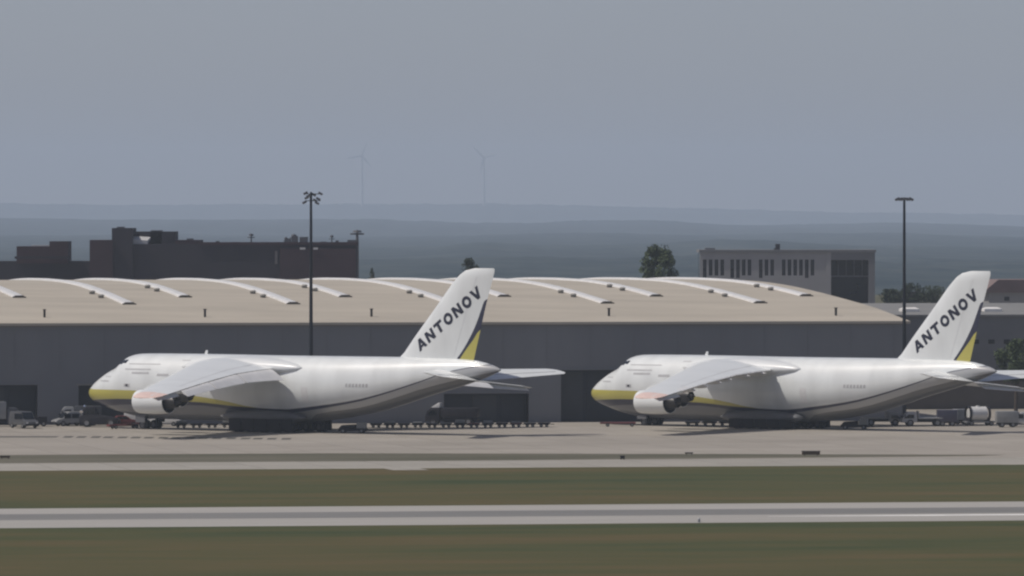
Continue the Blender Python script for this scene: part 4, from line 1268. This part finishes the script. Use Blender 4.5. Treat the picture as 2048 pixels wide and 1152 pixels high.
def trailer_box(px, py, heading, label, pm, L=3.2, h=2.2):
    e = place('box_trailer', px, py, heading, label, 'trailer', 'box trailers beside the right aircraft')
    mb = MB(); mb.box(-L / 2, L / 2, -1.0, 1.0, .6, h); b = bevel(mb.build('box', pm, e), .06, 2)
    for x in (-L * .25, 0, L * .25):
        for s in (-1, 1):
            mb = MB(); mb.box(x - .03, x + .03, s * 1.0 - .03, s * 1.0 + .03, .7, h - .1); mb.build('rib', pm, b)
    mb = MB(); mb.box(-L / 2 + .1, L / 2 - .1, -.7, .7, .42, .6); mb.build('chassis', P_DARK, e)
    mb = MB(); mb.tube((L / 2, 0, .5), (L / 2 + .8, 0, .4), .05, .05, 6); mb.build('drawbar', P_DARK, e)
    wheels(e, (-L / 4, L / 4), .95, .36, .24)
    return e

# left of and under the left aircraft
truck(-6, 853.5, 12, 'grey box truck half cut off by the left edge', P_SLATE, P_GREY, 6.4, hb=3.3, hc=2.5)
van(47, 856.5, -60, 'grey van facing the camera beside the left-edge truck', P_SLATE, 5.0, h=2.2)
trailer_box(80, 853, 5, 'dark low box trailer between the grey van and the hangar door', P_DARK, 1.8, 1.3)
van(140, 852, 205, 'grey van partly behind the dark pushback tractor', P_GREY, 4.6, h=1.9)
truck(160, 851.2, 185, 'grey high-roofed truck just left of the dark pushback tractor', P_GREY, P_SLATE, 5.6, hc=2.5, hb=2.6)
tug(200, 854, -6, 'dark pushback tractor with shiny beacon under the left aircraft nose')
car(246, 853.5, 8, 'dark red car under the left aircraft nose', P_RED)
van(283, 851.5, 4, 'white van behind the nose wheels of the left aircraft', P_WHITE, 4.8, h=1.75)
car(328, 852.5, 176, 'white car just right of the left aircraft nose wheels', P_WHITE)
tow_bar(248, 857.6, 40, 'dark red tow bar at the left aircraft nose wheels', 4.6)
ordinal = ['first', 'second', 'third', 'fourth', 'fifth', 'sixth', 'seventh', 'eighth', 'ninth', 'tenth', 'eleventh', 'twelfth', 'thirteenth']
for k in range(4):
    dolly(362 + k * 31, 856 - k * .2, 2, ordinal[k] + ' of four flat dollies from the white car to the left main wheels', P_DARK, .35 if k in (0, 3) else 0, 1.7)
for k in range(13):
    dolly(752 + k * 28, 855.8 - .12 * k, 1.5, ordinal[k] + ' dolly from the left main wheels in the long row under the tail', (P_DARK, P_RED, P_SLATE)[k % 3 if k > 4 else 0], (0, .3, 0, .18, 0, 0, .4)[k % 7], 1.62)
power_cart(706, 866.5, -8, 'low dark power cart right of the left aircraft main wheels')
truck(905, 850.5, 168, 'dark truck with white roof deflector, beneath the left aircraft tail', P_DARK, P_DARK, 7.0, hc=2.35, hb=2.3, chrome=True)

# under and right of the right aircraft
tow_bar(1238, 853.4, 2, 'dark red tow bar ahead of the right aircraft nose wheels', 4.4)
for k in range(3):
    dolly(1385 + k * 34, 851.8, 1, ordinal[k] + ' of three pale dollies between nose and main wheels of the right aircraft', P_BEIGE, .25 if k else 0, 2.0)
power_cart(1710, 859.2, -8, 'low dark power cart right of the right aircraft main wheels')
truck(1765, 851.5, 3, 'beige flatbed truck just right of the right power cart', P_BEIGE, P_BEIGE, 5.4, hc=1.75, box=False, bed=.9)
truck(1846, 852.5, 184, 'pale flatbed truck in front of the purple container', P_PALE, P_PALE, 5.8, hc=1.9, box=False, bed=1.0)
trailer_box(1894, 852.5, 2, 'dark purple box trailer between flatbed and tank trailer', P_BLUE, 2.6, 2.15)
trailer_box(1921, 848.5, 4, 'light grey box trailer left of the white tank', P_PALE, 1.9, 2.0)
tank_trailer(1956, 851.8, 18, 'white drum-shaped tank trailer with dark end hoops')
trailer_box(2014, 854.5, 3, 'grey box trailer right of the white tank trailer', P_GREY, 2.9, 2.1)
van(2050, 852.5, 182, 'pale van cut off by the right edge', P_PALE, 4.6, h=1.9)

# taxiway furniture
M_SIGN = mat('sign_brown', (0.14, 0.095, 0.06), 0.7, var=0.2, scale=2)
def airfield_box(px, py, w, h, label, m, cat='sign'):
    e = place('airfield_sign', px, py, 0, label, cat, None)
    mb = MB(); mb.box(-w / 2, w / 2, -.12, .12, .12, h); bevel(mb.build('panel', m, e), .03, 1)
    mb = MB(); mb.box(-w / 2 - .05, w / 2 + .05, -.16, .16, h, h + .05); mb.build('cap', P_DARK, e)
    for x in (-w * .35, w * .35):
        mb = MB(); mb.tube((x, 0, 0), (x, 0, .14), .05, .05, 6); mb.build('leg', P_DARK, e)
    return e
airfield_box(1622, 911.5, 2.1, .5, 'brown airfield sign box on the grass strip below the right aircraft', M_SIGN)
airfield_box(1245, 919.5, .5, .4, 'small dark marker board on grass strip left of brown sign', P_DARK, 'marker')
airfield_box(1378, 909.5, .9, .22, 'low brown marker board at the far edge of grass strip', M_SIGN, 'marker')
airfield_box(10, 918, 1.1, .3, 'low brown marker board on grass strip at left edge', M_SIGN, 'marker')
e = place('runway_light', 1398, 1045, 0, 'small pale runway edge light at the near runway edge', 'light')
mb = MB(); mb.tube((0, 0, 0), (0, 0, .25), .14, .12, 10); mb.build('post', P_GREY, e)
mb = MB(); mb.lathe([(0, .13), (.08, .13), (.14, .08), (.16, .01)], (0, 0, 0), 12); o = mb.build('lens', P_PALE, e, True); o.rotation_euler = (0, -pi / 2, 0); o.location = (0, 0, .25)

# ------------------------------------------------------------------ haze
mb = MB(); mb.box(-6300, 6300, -600, 27000, -1.0, 285.0)
hz = mb.build('haze', None); hz['kind'] = 'stuff'
hm = bpy.data.materials.new('haze_air'); hm.use_nodes = True
nd, lk = hm.node_tree.nodes, hm.node_tree.links
nd.clear()
ho = nd.new('ShaderNodeOutputMaterial'); pv = nd.new('ShaderNodeVolumePrincipled')
pv.inputs['Color'].default_value = (0.72, 0.84, 1.0, 1)
pv.inputs['Density'].default_value = 0.000075
pv.inputs['Anisotropy'].default_value = 0.0
lk.new(pv.outputs[0], ho.inputs['Volume'])
hz.data.materials.append(hm)
